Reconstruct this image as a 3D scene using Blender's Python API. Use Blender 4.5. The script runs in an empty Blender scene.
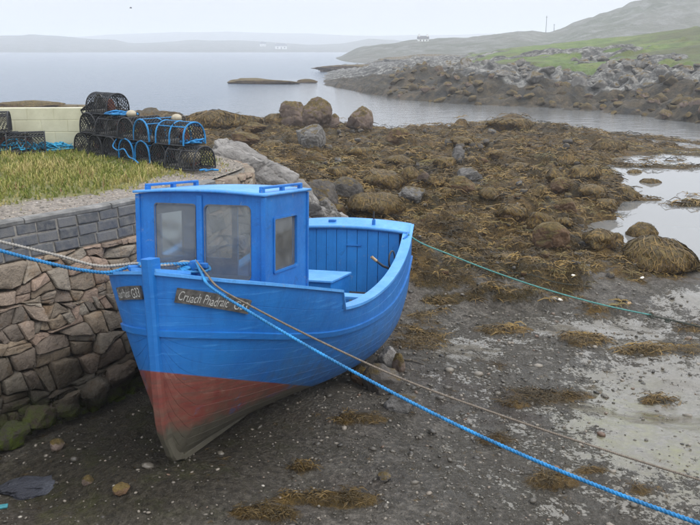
import bpy, bmesh, math, random
import numpy as np
from mathutils import Vector, Matrix, noise as mnoise

rng = np.random.default_rng(7)
random.seed(7)
SC = bpy.context.scene
COL = SC.collection

# ------------------------------------------------------------------ camera
FPX, HOR, EYE = 828.0, 48.0, 4.0            # focal length / horizon in photo pixels (700 x 525), eye height
PITCH = math.atan2(262.5 - HOR, FPX)
cam_d = bpy.data.cameras.new('camera')
cam = bpy.data.objects.new('camera', cam_d)
COL.objects.link(cam)
cam_d.sensor_width = 36.0
cam_d.lens = 36.0 * FPX / 700.0
cam_d.clip_start = 0.1
cam_d.clip_end = 20000
cam.location = (0, 0, EYE)
cam.rotation_euler = (math.pi / 2 - PITCH, 0, 0)
SC.camera = cam

# ------------------------------------------------------------------ world: overcast sky
SUN_EL, SUN_AZ = math.radians(52), math.radians(125)   # azimuth clockwise from +Y (view direction)
world = bpy.data.worlds.new('World')
SC.world = world
world.use_nodes = True
wn, wl = world.node_tree.nodes, world.node_tree.links
wn.clear()
w_out = wn.new('ShaderNodeOutputWorld')
w_bg = wn.new('ShaderNodeBackground')
w_bg.inputs['Strength'].default_value = 0.1
sky = wn.new('ShaderNodeTexSky')
sky.sky_type = 'NISHITA'
sky.sun_disc = False
sky.sun_elevation = SUN_EL
sky.sun_rotation = SUN_AZ
sky.dust_density = 6.0
sky.air_density = 1.5
hs = wn.new('ShaderNodeHueSaturation')
hs.inputs['Saturation'].default_value = 0.35
hs.inputs['Value'].default_value = 0.16
wl.new(sky.outputs[0], hs.inputs['Color'])
# overcast cloud deck: the standard overcast distribution L = Lz (1 + 2 sin e) / 3
tc = wn.new('ShaderNodeTexCoord')
sep = wn.new('ShaderNodeSeparateXYZ')
wl.new(tc.outputs['Generated'], sep.inputs[0])
mx = wn.new('ShaderNodeMath'); mx.operation = 'MAXIMUM'; mx.inputs[1].default_value = 0.0
wl.new(sep.outputs['Z'], mx.inputs[0])
ma = wn.new('ShaderNodeMath'); ma.operation = 'MULTIPLY_ADD'
ma.inputs[1].default_value = 2.0; ma.inputs[2].default_value = 1.0
wl.new(mx.outputs[0], ma.inputs[0])
cl = wn.new('ShaderNodeTexNoise'); cl.inputs['Scale'].default_value = 2.2; cl.inputs['Detail'].default_value = 4
wl.new(tc.outputs['Generated'], cl.inputs['Vector'])
cm = wn.new('ShaderNodeMapRange'); cm.inputs['To Min'].default_value = 0.93; cm.inputs['To Max'].default_value = 1.07
wl.new(cl.outputs[0], cm.inputs[0])
mm = wn.new('ShaderNodeMath'); mm.operation = 'MULTIPLY'
wl.new(ma.outputs[0], mm.inputs[0]); wl.new(cm.outputs[0], mm.inputs[1])
vm = wn.new('ShaderNodeVectorMath'); vm.operation = 'SCALE'
vm.inputs[0].default_value = (6.1, 6.4, 6.95)
wl.new(mm.outputs[0], vm.inputs['Scale'])
va = wn.new('ShaderNodeVectorMath'); va.operation = 'ADD'
wl.new(hs.outputs[0], va.inputs[0]); wl.new(vm.outputs[0], va.inputs[1])
wl.new(va.outputs[0], w_bg.inputs['Color'])
wl.new(w_bg.outputs[0], w_out.inputs['Surface'])

sun_d = bpy.data.lights.new('sun', 'SUN')
sun_d.energy = 0.9
sun_d.angle = math.radians(25)
sun_d.color = (1.0, 0.96, 0.9)
sun = bpy.data.objects.new('sun', sun_d)
COL.objects.link(sun)
sdir = Vector((math.sin(SUN_AZ) * math.cos(SUN_EL), math.cos(SUN_AZ) * math.cos(SUN_EL), math.sin(SUN_EL)))
sun.rotation_euler = (-sdir).to_track_quat('-Z', 'Y').to_euler()

SC.view_settings.view_transform = 'Standard'
SC.view_settings.look = 'None'
SC.view_settings.exposure = 0.28
SC.view_settings.gamma = 1.0
SC.render.engine = 'CYCLES'
SC.cycles.use_denoising = True
SC.cycles.max_bounces = 8
SC.cycles.transparent_max_bounces = 16
SC.cycles.volume_bounces = 2
SC.cycles.use_adaptive_sampling = True
SC.cycles.adaptive_threshold = 0.02

# ------------------------------------------------------------------ helpers
CP, SP = math.cos(PITCH), math.sin(PITCH)
WATER = -0.95

def at(px, py, z):
    """ground point at height z under photo pixel (px, py)"""
    yc = 262.5 - py
    F = FPX * CP + yc * SP
    D = FPX * SP - yc * CP
    t = (EYE - z) / D
    return Vector(((px - 350) * t, F * t, z))

def at_dist(px, py, Y):
    yc = 262.5 - py
    F = FPX * CP + yc * SP
    D = FPX * SP - yc * CP
    return Vector(((px - 350) / F * Y, Y, EYE - D / F * Y))

def to_px(x, y, z):
    dz = z - EYE
    dep = y * CP - dz * SP
    up = y * SP + dz * CP
    return 350 + FPX * x / dep, 262.5 - FPX * up / dep

def _hash(ix, iy, seed):
    h = (ix.astype(np.int64) * 374761393 + iy.astype(np.int64) * 668265263 + seed * 2147483647) & 0xFFFFFFFF
    h = ((h ^ (h >> 13)) * 1274126177) & 0xFFFFFFFF
    return ((h ^ (h >> 16)) & 0xFFFFFF) / float(0xFFFFFF)

def vnoise(x, y, seed=0):
    ix, iy = np.floor(x), np.floor(y)
    fx, fy = x - ix, y - iy
    fx = fx * fx * fx * (fx * (fx * 6 - 15) + 10); fy = fy * fy * fy * (fy * (fy * 6 - 15) + 10)
    a, b = _hash(ix, iy, seed), _hash(ix + 1, iy, seed)
    c, d = _hash(ix, iy + 1, seed), _hash(ix + 1, iy + 1, seed)
    return (a + (b - a) * fx) * (1 - fy) + (c + (d - c) * fx) * fy

def fbm(x, y, octv=4, seed=0, gain=.5):
    s = np.zeros_like(x); a = 1.0; n = 0
    for o in range(octv):
        ca, sa = math.cos(o * 1.3), math.sin(o * 1.3)
        s += a * (vnoise((x * ca - y * sa) * 2 ** o, (x * sa + y * ca) * 2 ** o, seed + o) - .5)
        n += a; a *= gain
    return s / n * 2       # about -1..1

def bumps(x, y, seed=0, rmin=.25, rmax=.75):
    """rounded hummocks, one per unit cell"""
    out = np.zeros_like(x)
    ix, iy = np.floor(x), np.floor(y)
    for dx in (-1, 0, 1):
        for dy in (-1, 0, 1):
            cx, cy = ix + dx, iy + dy
            px = cx + _hash(cx, cy, seed); py = cy + _hash(cx, cy, seed + 11)
            r = rmin + (rmax - rmin) * _hash(cx, cy, seed + 23) ** 1.5
            q = 1 - ((x - px) ** 2 + (y - py) ** 2) / r ** 2
            out = np.maximum(out, r * np.sqrt(np.maximum(q, 0)) * np.minimum(1, np.maximum(q, 0) * 4) ** .3)
    return out

def sstep(a, b, x):
    t = np.clip((x - a) / (b - a), 0, 1)
    return t * t * (3 - 2 * t)

def smooth(xk, yk, x):
    xk = np.array(xk, float); yk = np.array(yk, float); m = np.gradient(yk, xk)
    x = np.clip(x, xk[0], xk[-1]); i = np.clip(np.searchsorted(xk, x) - 1, 0, len(xk) - 2)
    h = xk[i + 1] - xk[i]; t = (x - xk[i]) / h
    return (2*t**3 - 3*t*t + 1) * yk[i] + (t**3 - 2*t*t + t) * h * m[i] + (-2*t**3 + 3*t*t) * yk[i+1] + (t**3 - t*t) * h * m[i+1]

def tag(o, label=None, cat=None, group=None, kind=None):
    if label: o['label'] = label
    if cat: o['category'] = cat
    if group: o['group'] = group
    if kind: o['kind'] = kind
    return o

def link(name, me, m=None, parent=None, smooth_sh=False):
    if m is not None and len(me.materials) == 0: me.materials.append(m)
    if smooth_sh:
        me.polygons.foreach_set('use_smooth', np.ones(len(me.polygons), bool))
    o = bpy.data.objects.new(name, me)
    COL.objects.link(o)
    if parent is not None: o.parent = parent
    return o

def pyobj(name, v, f, m=None, parent=None, smooth_sh=False):
    me = bpy.data.meshes.new(name)
    me.from_pydata([tuple(p) for p in v], [], [tuple(q) for q in f])
    me.update()
    return link(name, me, m, parent, smooth_sh)

def empty(name, loc=(0, 0, 0), rz=0.0):
    o = bpy.data.objects.new(name, None)
    o.empty_display_size = .2
    COL.objects.link(o)
    o.location = loc; o.rotation_euler = (0, 0, rz)
    return o

def npmesh(name, V, Q, attrs=None):
    """V (n,3), Q (m,k) all faces with k corners"""
    me = bpy.data.meshes.new(name)
    n, m, k = len(V), len(Q), Q.shape[1]
    me.vertices.add(n); me.vertices.foreach_set('co', np.ascontiguousarray(V, np.float32).ravel())
    me.loops.add(m * k); me.loops.foreach_set('vertex_index', np.ascontiguousarray(Q, np.int32).ravel())
    me.polygons.add(m); me.polygons.foreach_set('loop_start', np.arange(0, m * k, k, dtype=np.int32))
    me.update(calc_edges=True); me.validate()
    for a, arr in (attrs or {}).items():
        at_ = me.attributes.new(a, 'FLOAT', 'POINT')
        at_.data.foreach_set('value', np.ascontiguousarray(arr, np.float32))
    return me

def scatter_mesh(name, tv, tf, pos, mats, rnd):
    """many copies of one small template as one mesh; mats (n,3,3)"""
    n, k = len(pos), len(tv)
    V = np.einsum('nij,kj->nki', mats, tv) + pos[:, None, :]
    Q = (tf[None] + (np.arange(n) * k)[:, None, None]).reshape(-1, tf.shape[1])
    return npmesh(name, V.reshape(-1, 3), Q, {'rnd': np.repeat(rnd, k)})

def box_bm(bm, c, s, rot=None, bev=0.0):
    r = bmesh.ops.create_cube(bm, size=1)
    M = Matrix.Translation(c) @ (rot.to_4x4() if rot is not None else Matrix.Identity(4)) @ Matrix.Diagonal((*s, 1))
    bmesh.ops.transform(bm, matrix=M, verts=r['verts'])
    if bev:
        es = {e for v in r['verts'] for e in v.link_edges}
        bmesh.ops.bevel(bm, geom=list(es), offset=bev, segments=2, profile=.6, affect='EDGES')

def box(name, c, s, m, parent=None, rot=None, bev=0.0):
    bm = bmesh.new(); box_bm(bm, c, s, rot, bev)
    me = bpy.data.meshes.new(name); bm.to_mesh(me); bm.free()
    return link(name, me, m, parent)

def tube_arr(pts, r, sides=8, twist=0.0, lobes=0, lobe=0.0, closed=False, cap=True):
    P = np.array([tuple(p) for p in pts], float); n = len(P)
    T = np.gradient(P, axis=0) if not closed else np.roll(P, -1, 0) - np.roll(P, 1, 0)
    T /= np.linalg.norm(T, axis=1)[:, None] + 1e-12
    N = np.zeros_like(P); ref = np.array([0, 0, 1.]) if abs(T[0][2]) < .9 else np.array([1., 0, 0])
    v = np.cross(T[0], ref); v /= np.linalg.norm(v); N[0] = v
    for i in range(1, n):
        v = N[i-1] - T[i] * (N[i-1] @ T[i]); N[i] = v / (np.linalg.norm(v) + 1e-12)
    Bn = np.cross(T, N)
    L = np.r_[0, np.cumsum(np.linalg.norm(np.diff(P, axis=0), axis=1))]
    rr = np.broadcast_to(np.asarray(r, float), (n,))
    th = np.linspace(0, 2 * math.pi, sides, endpoint=False)
    A = th[None] + twist * L[:, None]
    R = rr[:, None] * (1 + (lobe * np.cos(lobes * th)[None] if lobes else 0) * np.ones((n, 1)))
    V = P[:, None] + R[..., None] * (np.cos(A)[..., None] * N[:, None] + np.sin(A)[..., None] * Bn[:, None])
    V = V.reshape(-1, 3)
    i = np.arange(n if closed else n - 1)[:, None] * sides; j = np.arange(sides)[None]; k = (j + 1) % sides
    nx = ((np.arange(n if closed else n - 1) + 1) % n)[:, None] * sides
    Q = np.stack([i + j, i + k, nx + k, nx + j], -1).reshape(-1, 4)
    return V, Q

def tube(name, pts, r, m, parent=None, sides=8, **kw):
    V, Q = tube_arr(pts, r, sides, **kw)
    me = npmesh(name, V, Q)
    if not kw.get('closed'):
        pass
    return link(name, me, m, parent, True)

def merge_arr(parts):
    Vs, Qs, o = [], [], 0
    for V, Q in parts:
        Vs.append(V); Qs.append(Q + o); o += len(V)
    return np.concatenate(Vs), np.concatenate(Qs)

def spline(pts, n):
    pts = np.array([tuple(p) for p in pts], float)
    d = np.r_[0, np.cumsum(np.linalg.norm(np.diff(pts, axis=0), axis=1))]
    t = np.linspace(0, d[-1], n)
    return np.stack([smooth(d, pts[:, i], t) for i in range(3)], 1)

# ------------------------------------------------------------------ materials
class NB:
    def __init__(s, name):
        s.m = bpy.data.materials.new(name); s.m.use_nodes = True
        s.t = s.m.node_tree; s.t.nodes.clear()
        s.out = s.n('ShaderNodeOutputMaterial'); s.b = s.n('ShaderNodeBsdfPrincipled')
        s.l(s.b.outputs[0], s.out.inputs['Surface'])
        s.co = None
    def n(s, t, **kw):
        nd = s.t.nodes.new(t)
        for k, v in kw.items(): setattr(nd, k, v)
        return nd
    def l(s, a, b): s.t.links.new(a, b)
    def coord(s, kind='Object'):
        nd = s.n('ShaderNodeTexCoord'); return nd.outputs[kind]
    def pos(s): return s.n('ShaderNodeNewGeometry').outputs['Position']
    def noise(s, scale, detail=4, rough=.55, vec=None, dist=0.0):
        nd = s.n('ShaderNodeTexNoise'); nd.inputs['Scale'].default_value = scale
        nd.inputs['Detail'].default_value = detail; nd.inputs['Roughness'].default_value = rough
        nd.inputs['Distortion'].default_value = dist
        if vec is not None: s.l(vec, nd.inputs['Vector'])
        return nd.outputs[0]
    def voro(s, scale, vec=None, feature='F1', out='Distance'):
        nd = s.n('ShaderNodeTexVoronoi', feature=feature); nd.inputs['Scale'].default_value = scale
        if vec is not None: s.l(vec, nd.inputs['Vector'])
        return nd.outputs[out]
    def ramp(s, fac, stops, interp='LINEAR'):
        nd = s.n('ShaderNodeValToRGB'); cr = nd.color_ramp; cr.interpolation = interp
        while len(cr.elements) < len(stops): cr.elements.new(.5)
        for e, (p, c) in zip(cr.elements, stops):
            e.position = p; e.color = (*c, 1) if len(c) == 3 else c
        s.l(fac, nd.inputs[0]); return nd.outputs[0]
    def rng(s, fac, a, b, c=0., d=1., clamp=True):
        nd = s.n('ShaderNodeMapRange', clamp=clamp)
        for i, v in zip((1, 2, 3, 4), (a, b, c, d)): nd.inputs[i].default_value = v
        s.l(fac, nd.inputs[0]); return nd.outputs[0]
    def mix(s, fac, a, b, mode='MIX'):
        nd = s.n('ShaderNodeMix', data_type='RGBA', blend_type=mode)
        for inp, v in ((nd.inputs[0], fac), (nd.inputs[6], a), (nd.inputs[7], b)):
            if isinstance(v, (int, float)): inp.default_value = v
            elif isinstance(v, tuple): inp.default_value = (*v, 1) if len(v) == 3 else v
            else: s.l(v, inp)
        return nd.outputs[2]
    def math(s, op, a, b=None, c=None):
        nd = s.n('ShaderNodeMath', operation=op)
        for i, v in enumerate((a, b, c)):
            if v is None: continue
            if isinstance(v, (int, float)): nd.inputs[i].default_value = v
            else: s.l(v, nd.inputs[i])
        return nd.outputs[0]
    def attr(s, name): return s.n('ShaderNodeAttribute', attribute_name=name).outputs['Fac']
    def rand(s): return s.n('ShaderNodeObjectInfo').outputs['Random']
    def sepz(s, v):
        nd = s.n('ShaderNodeSeparateXYZ'); s.l(v, nd.inputs[0]); return nd.outputs
    def bump(s, h, strength=.5, dist=.02, prev=None):
        nd = s.n('ShaderNodeBump'); nd.inputs['Strength'].default_value = strength
        nd.inputs['Distance'].default_value = dist; s.l(h, nd.inputs['Height'])
        if prev is not None: s.l(prev, nd.inputs['Normal'])
        return nd.outputs[0]
    def set(s, **kw):
        for k, v in kw.items():
            inp = s.b.inputs[{'col': 'Base Color', 'rough': 'Roughness', 'nrm': 'Normal', 'spec': 'Specular IOR Level', 'metal': 'Metallic', 'ior': 'IOR', 'trans': 'Transmission Weight', 'coat': 'Coat Weight'}[k]]
            if isinstance(v, (int, float)): inp.default_value = v
            elif isinstance(v, tuple): inp.default_value = (*v, 1)
            else: s.l(v, inp)
        return s.m

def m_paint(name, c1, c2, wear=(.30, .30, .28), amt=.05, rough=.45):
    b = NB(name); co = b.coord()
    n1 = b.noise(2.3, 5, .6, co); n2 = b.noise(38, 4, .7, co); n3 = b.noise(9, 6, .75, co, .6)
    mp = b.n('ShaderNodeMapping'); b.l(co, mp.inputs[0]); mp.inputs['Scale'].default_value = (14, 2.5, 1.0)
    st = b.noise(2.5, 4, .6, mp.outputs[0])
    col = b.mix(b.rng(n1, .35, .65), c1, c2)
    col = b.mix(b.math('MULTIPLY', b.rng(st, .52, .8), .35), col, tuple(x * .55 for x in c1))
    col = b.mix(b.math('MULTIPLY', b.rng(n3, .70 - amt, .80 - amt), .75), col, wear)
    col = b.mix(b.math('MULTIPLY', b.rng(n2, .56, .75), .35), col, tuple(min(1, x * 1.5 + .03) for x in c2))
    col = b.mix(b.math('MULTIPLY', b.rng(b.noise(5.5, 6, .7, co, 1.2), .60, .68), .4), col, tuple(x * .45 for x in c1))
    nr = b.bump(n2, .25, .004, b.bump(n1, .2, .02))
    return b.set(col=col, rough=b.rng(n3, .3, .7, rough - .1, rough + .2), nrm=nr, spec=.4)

BLUE1, BLUE2 = (.0075, .115, .385), (.012, .16, .48)
M_BLUE = m_paint('blue_paint', BLUE1, BLUE2, amt=.09)
M_BLUELIT = m_paint('sky_lit_blue_paint', (.05, .24, .58), (.10, .32, .66), amt=.11, rough=.42)  # lit copy of the blue: sky light on top faces put into the colour
M_BLUEIN = m_paint('inner_blue_paint', (.008, .14, .42), (.012, .18, .51), amt=.08, rough=.5)

def m_hull():
    b = NB('hull_paint'); co = b.coord(); z = b.sepz(co)[2]; y = b.sepz(co)[1]
    n1 = b.noise(2.3, 5, .6, co); n2 = b.noise(38, 4, .7, co); n3 = b.noise(7, 6, .75, co, .6)
    mp = b.n('ShaderNodeMapping'); b.l(co, mp.inputs[0]); mp.inputs['Scale'].default_value = (1.2, 1.2, 16)
    sc = b.noise(1.7, 5, .65, mp.outputs[0])
    mp2 = b.n('ShaderNodeMapping'); b.l(co, mp2.inputs[0]); mp2.inputs['Scale'].default_value = (9, 9, .7)
    run = b.noise(1.5, 4, .6, mp2.outputs[0])
    blue = b.mix(b.rng(n1, .3, .7), BLUE1, BLUE2)
    blue = b.mix(b.math('MULTIPLY', b.rng(sc, .57, .70), .55), blue, (.06, .27, .62))
    blue = b.mix(b.math('MULTIPLY', b.rng(run, .5, .75), .45), blue, (.008, .085, .28))
    blue = b.mix(b.math('MULTIPLY', b.rng(n3, .66, .72), .6), blue, (.10, .16, .24))
    ch = b.math('MULTIPLY', b.rng(b.noise(22, 6, .8, co, .5), .66, .70), b.rng(n1, .45, .6))
    blue = b.mix(b.math('MULTIPLY', ch, .7), blue, (.16, .20, .24))
    blue = b.mix(b.math('MULTIPLY', b.rng(n2, .55, .75), .3), blue, (.03, .22, .55))
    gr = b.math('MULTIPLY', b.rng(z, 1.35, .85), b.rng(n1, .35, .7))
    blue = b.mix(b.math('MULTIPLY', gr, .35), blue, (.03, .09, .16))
    red = b.mix(b.rng(n3, .35, .7), (.15, .032, .026), (.25, .075, .055))
    red = b.mix(b.math('MULTIPLY', b.rng(sc, .46, .62), .7), red, (.10, .05, .038))
    red = b.mix(b.math('MULTIPLY', b.rng(n3, .58, .64), .45), red, (.30, .14, .11))
    red = b.mix(b.math('MULTIPLY', b.rng(n1, .57, .62), b.rng(n3, .45, .6, 0, .9)), red, (.03, .10, .27))
    grey = b.mix(b.rng(n3, .3, .7), (.045, .040, .027), (.12, .105, .08))
    wob = b.math('MULTIPLY_ADD', n3, .05, -.025)
    zl = b.math('ADD', z, wob)
    lo = b.math('MULTIPLY_ADD', y, -.31, .895)       # boot line in hull coordinates
    f1 = b.rng(b.math('SUBTRACT', b.math('MULTIPLY_ADD', wob, .2, z), lo), -.006, .006)
    f2 = b.rng(b.math('SUBTRACT', b.math('ADD', zl, b.math('ADD', b.math('MULTIPLY_ADD', n1, .5, -.25), b.math('MULTIPLY_ADD', n3, .25, -.125))), .37), -.05, .07)
    col = b.mix(f1, b.mix(f2, grey, red), blue)
    # green-grey fouling low on the hull
    fo = b.math('MULTIPLY', b.rng(z, 1.05, .55), b.rng(n3, .42, .62))
    col = b.mix(b.math('MULTIPLY', fo, .45), col, (.07, .07, .045))
    nr = b.bump(n2, .3, .004, b.bump(sc, .35, .008, b.bump(n1, .25, .03)))
    return b.set(col=col, rough=b.rng(n3, .3, .7, .38, .62), nrm=nr, spec=.4)
M_HULL = m_hull()

def m_plain(name, c, rough=.6, var=.25, scale=12, bump=.2, metal=0.0):
    b = NB(name); co = b.coord(); n = b.noise(scale, 5, .6, co)
    col = b.mix(b.rng(n, .3, .7), tuple(x * (1 - var) for x in c), tuple(min(1, x * (1 + var)) for x in c))
    return b.set(col=col, rough=rough, nrm=b.bump(n, bump, .01), metal=metal)

M_BLACK = m_plain('black_iron', (.02, .02, .022), .45)
M_DARKIN = m_plain('dark_bilge', (.03, .03, .03), .8)
M_BOARD = m_plain('name_board_weathered', (.07, .064, .057), .8, .65, 22, .5)
M_WHITEP = m_plain('white_lettering', (.40, .39, .36), .8, .45, 45)
M_WOOD = m_plain('bare_wood', (.42, .28, .15), .6, .3, 25)
M_METAL = m_plain('dull_metal', (.35, .36, .37), .4, .2, 20, .1, .6)
M_ROPEB = m_plain('blue_rope', (.010, .16, .37), .65, .5, 7)
M_ROPEG = m_plain('grey_rope', (.27, .25, .22), .8, .3, 60)
M_ROPEBR = m_plain('brown_rope', (.16, .13, .10), .85, .35, 60)
M_ROPEGN = m_plain('green_rope', (.07, .22, .20), .75, .35, 40)
M_ROPEGD = m_plain('weedy_rope', (.035, .04, .03), .85, .35, 40)
M_ROPEHEAP = m_plain('faded_blue_rope', (.02, .25, .42), .7, .4, 30)
M_NET = m_plain('black_netting', (.018, .02, .024), .8)
M_CREEL = m_plain('creel_frame', (.022, .023, .026), .7)
M_BUOY = m_plain('buoy_cream', (.36, .31, .22), .5, .2, 15)
M_RUST = m_plain('rusty_bait_box', (.22, .085, .06), .8, .4, 18)
M_CRATE = m_plain('creel_inner_grey', (.20, .19, .17), .9, .4, 14)

def m_glass():
    b = NB('dirty_window'); co = b.coord(); b.t.nodes.remove(b.b)
    n = b.noise(7, 6, .7, co, .5); n2 = b.noise(60, 3, .6, co)
    tr = b.n('ShaderNodeBsdfTransparent'); tr.inputs[0].default_value = (.72, .76, .76, 1)
    gl = b.n('ShaderNodeBsdfGlossy'); gl.inputs['Roughness'].default_value = .06; gl.inputs['Color'].default_value = (.9, .93, .95, 1)
    df = b.n('ShaderNodeBsdfDiffuse'); df.inputs['Color'].default_value = (.25, .26, .26, 1)
    fr = b.n('ShaderNodeFresnel'); fr.inputs[0].default_value = 1.5
    m1 = b.n('ShaderNodeMixShader'); b.l(b.math('ADD', b.rng(n, .3, .75, .20, .50), b.math('MULTIPLY', n2, .05)), m1.inputs[0]); b.l(tr.outputs[0], m1.inputs[1]); b.l(df.outputs[0], m1.inputs[2])
    m2 = b.n('ShaderNodeMixShader'); b.l(fr.outputs[0], m2.inputs[0]); b.l(m1.outputs[0], m2.inputs[1]); b.l(gl.outputs[0], m2.inputs[2])
    b.l(m2.outputs[0], b.out.inputs['Surface']); return b.m
M_GLASS = m_glass()

def m_wallstone():
    b = NB('rubble_stone'); co = b.pos(); r = b.rand()
    n = b.noise(9, 6, .65, co); n2 = b.noise(45, 5, .7, co); n3 = b.noise(1.3, 3, .5, co)
    base = b.ramp(r, [(0, (.25, .195, .14)), (.2, (.45, .345, .24)), (.4, (.32, .265, .205)), (.6, (.50, .355, .265)), (.8, (.21, .175, .14)), (1, (.48, .41, .32))])
    col = b.mix(b.rng(n, .3, .7), base, b.mix(.5, base, (.10, .085, .07), 'MIX'))
    col = b.mix(b.math('MULTIPLY', b.rng(n2, .55, .75), .35), col, (.33, .29, .24))
    col = b.mix(b.math('MULTIPLY', b.rng(b.noise(5, 4, .6, co), .56, .68), .45), col, (.22, .12, .05))
    # tide stain: algal film to the high-water mark plus painted shade, green lowest down
    z = b.math('ADD', b.sepz(co)[2], b.math('MULTIPLY_ADD', n3, .7, -.35))
    col = b.mix(b.rng(z, 1.10, .30, 0, .92), col, (.018, .016, .011))
    col = b.mix(b.math('MULTIPLY', b.rng(z, .30, .05, 0, .9), b.rng(n, .40, .55)), col, (.055, .075, .008))
    return b.set(col=col, rough=b.rng(z, .2, 1.2, .7, .88), spec=.12, nrm=b.bump(n2, .7, .02, b.bump(n, .9, .09)))
M_STONE = m_wallstone()

def m_block():
    b = NB('concrete_block_dark'); co = b.pos(); r = b.rand()
    n = b.noise(12, 6, .65, co); n2 = b.noise(70, 4, .7, co)
    base = b.ramp(r, [(0, (.040, .045, .055)), (.35, (.075, .082, .096)), (.7, (.12, .122, .128)), (1, (.055, .064, .085))])
    col = b.mix(b.rng(n, .35, .7), base, (.15, .145, .135))
    col = b.mix(b.math('MULTIPLY', b.rng(n2, .5, .75), .5), col, (.045, .045, .045))
    return b.set(col=col, rough=.9, nrm=b.bump(n2, .5, .006, b.bump(n, .4, .02)))
M_BLOCK = m_block()
M_MORTAR = m_plain('mortar', (.21, .195, .17), .95, .35, 25, .6)
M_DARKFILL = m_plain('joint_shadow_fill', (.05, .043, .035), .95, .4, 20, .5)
def m_cope():
    b = NB('coping_concrete'); co = b.pos(); n = b.noise(6, 6, .65, co); n2 = b.noise(50, 4, .7, co)
    col = b.ramp(n, [(.3, (.09, .088, .082)), (.55, (.17, .165, .155)), (.75, (.28, .27, .25))])
    col = b.mix(b.math('MULTIPLY', b.rng(n2, .5, .75), .4), col, (.08, .078, .07))
    return b.set(col=col, rough=.9, nrm=b.bump(n2, .5, .008, b.bump(n, .4, .03)))
M_COPE = m_cope()
def m_cream():
    b = NB('cream_paint_block'); co = b.pos(); r = b.rand(); n = b.noise(4, 6, .65, co); n2 = b.noise(30, 4, .7, co)
    col = b.mix(b.rng(n, .3, .7), (.50, .48, .33), (.62, .60, .43))
    col = b.mix(b.math('MULTIPLY', r, .25), col, (.46, .45, .34))
    col = b.mix(b.math('MULTIPLY', b.rng(n2, .6, .8), .4), col, (.3, .3, .22))
    return b.set(col=col, rough=.85, nrm=b.bump(n2, .3, .004))
M_CREAM = m_cream()

def m_rock(name, dark, mid, lite, lichen=.4, weed=0.0, wet=.35, streak=False):
    """boulder: world-space grain; 'weed' grows on upward faces"""
    b = NB(name); co = b.pos(); r = b.rand()
    oc = b.coord('Object')
    n = b.noise(2.2, 6, .65, co); n2 = b.noise(16, 6, .7, co); n3 = b.noise(.8, 3, .5, co)
    col = b.ramp(n, [(.28, dark), (.5, mid), (.72, lite)])
    col = b.mix(b.math('MULTIPLY', r, .3), col, tuple(x * 1.3 for x in lite))
    if streak:
        mp = b.n('ShaderNodeMapping'); b.l(co, mp.inputs[0]); mp.inputs['Rotation'].default_value = (0, .5, .5); mp.inputs['Scale'].default_value = (1, 9, 3)
        s = b.noise(1.4, 5, .7, mp.outputs[0]); col = b.mix(b.math('MULTIPLY', b.rng(s, .5, .60), .75), col, (.05, .045, .04))
    col = b.mix(b.math('MULTIPLY', b.rng(n2, .55, .72), lichen), col, (.42, .42, .38))
    if weed > 0:
        geo = b.n('ShaderNodeNewGeometry'); nz = b.sepz(geo.outputs['Normal'])[2]
        f = b.math('ADD', b.math('MULTIPLY', nz, .55), b.math('MULTIPLY_ADD', b.noise(3.2, 5, .65, co), 1.6, -.8))
        f = b.rng(f, .42 - weed, .62 - weed)
        wc = b.ramp(b.noise(7, 6, .75, co), [(.28, (.020, .014, .005)), (.5, (.085, .058, .016)), (.72, (.20, .135, .036))])
        col = b.mix(f, col, wc)
    rg = b.rng(n2, .3, .7, wet, wet + .35)
    return b.set(col=col, rough=rg, spec=.28, nrm=b.bump(n2, .8, .05, b.bump(n, .6, .14)))
M_RGREY = m_rock('grey_gneiss', (.055, .052, .05), (.125, .118, .11), (.225, .212, .195), .35, .03, .55, True)
M_RSLAB = m_rock('pale_gneiss', (.085, .075, .066), (.20, .185, .168), (.34, .32, .295), .45, 0, .6, True)
M_RPINK = m_rock('pink_granite', (.06, .042, .032), (.13, .092, .07), (.22, .165, .135), .15, .27, .55)
M_RDARK = m_rock('dark_wet_rock', (.022, .019, .016), (.058, .051, .044), (.115, .10, .086), .06, .08, .42)
M_RBROWN = m_rock('brown_rock', (.045, .026, .014), (.105, .058, .03), (.18, .11, .06), .06, .32, .5)
M_RWEED = m_rock('weed_covered_rock', (.05, .032, .018), (.10, .065, .035), (.17, .11, .07), .05, .42, .42)
M_RHEAD = m_rock('headland_rock', (.035, .032, .028), (.11, .103, .092), (.27, .255, .23), .3, .06, .6)
M_RHEADW = m_rock('headland_weed_rock', (.018, .014, .009), (.05, .037, .02), (.11, .08, .045), .03, .15, .6)

def m_weed():
    b = NB('bladder_wrack'); r = b.attr('rnd'); co = b.pos()
    col = b.ramp(r, [(0, (.022, .015, .006)), (.25, (.075, .047, .015)), (.5, (.165, .102, .029)), (.75, (.265, .168, .046)), (.9, (.17, .13, .038)), (1, (.08, .07, .025))])
    n = b.noise(1.5, 3, .5, co)
    col = b.mix(b.rng(n, .40, .65, 0, .45), col, (.04, .03, .012))
    return b.set(col=col, rough=.5, spec=.22)
M_WEED = m_weed()
def m_grass():
    b = NB('grass_blade'); r = b.attr('rnd')
    col = b.ramp(r, [(0, (.085, .12, .02)), (.4, (.18, .20, .04)), (.62, (.31, .28, .085)), (.85, (.45, .37, .16)), (1, (.26, .14, .08))])
    m = b.set(col=col, rough=.7, spec=.2); return m
M_GRASS = m_grass()
def m_pebble():
    b = NB('shingle'); r = b.attr('rnd')
    col = b.ramp(r, [(0, (.03, .026, .02)), (.35, (.08, .07, .055)), (.7, (.14, .122, .096)), (.90, (.20, .172, .135)), (.965, (.11, .065, .04)), (.992, (.24, .21, .165)), (1, (.45, .42, .36))])
    return b.set(col=col, rough=.35, spec=.4)
M_PEB = m_pebble()

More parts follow.
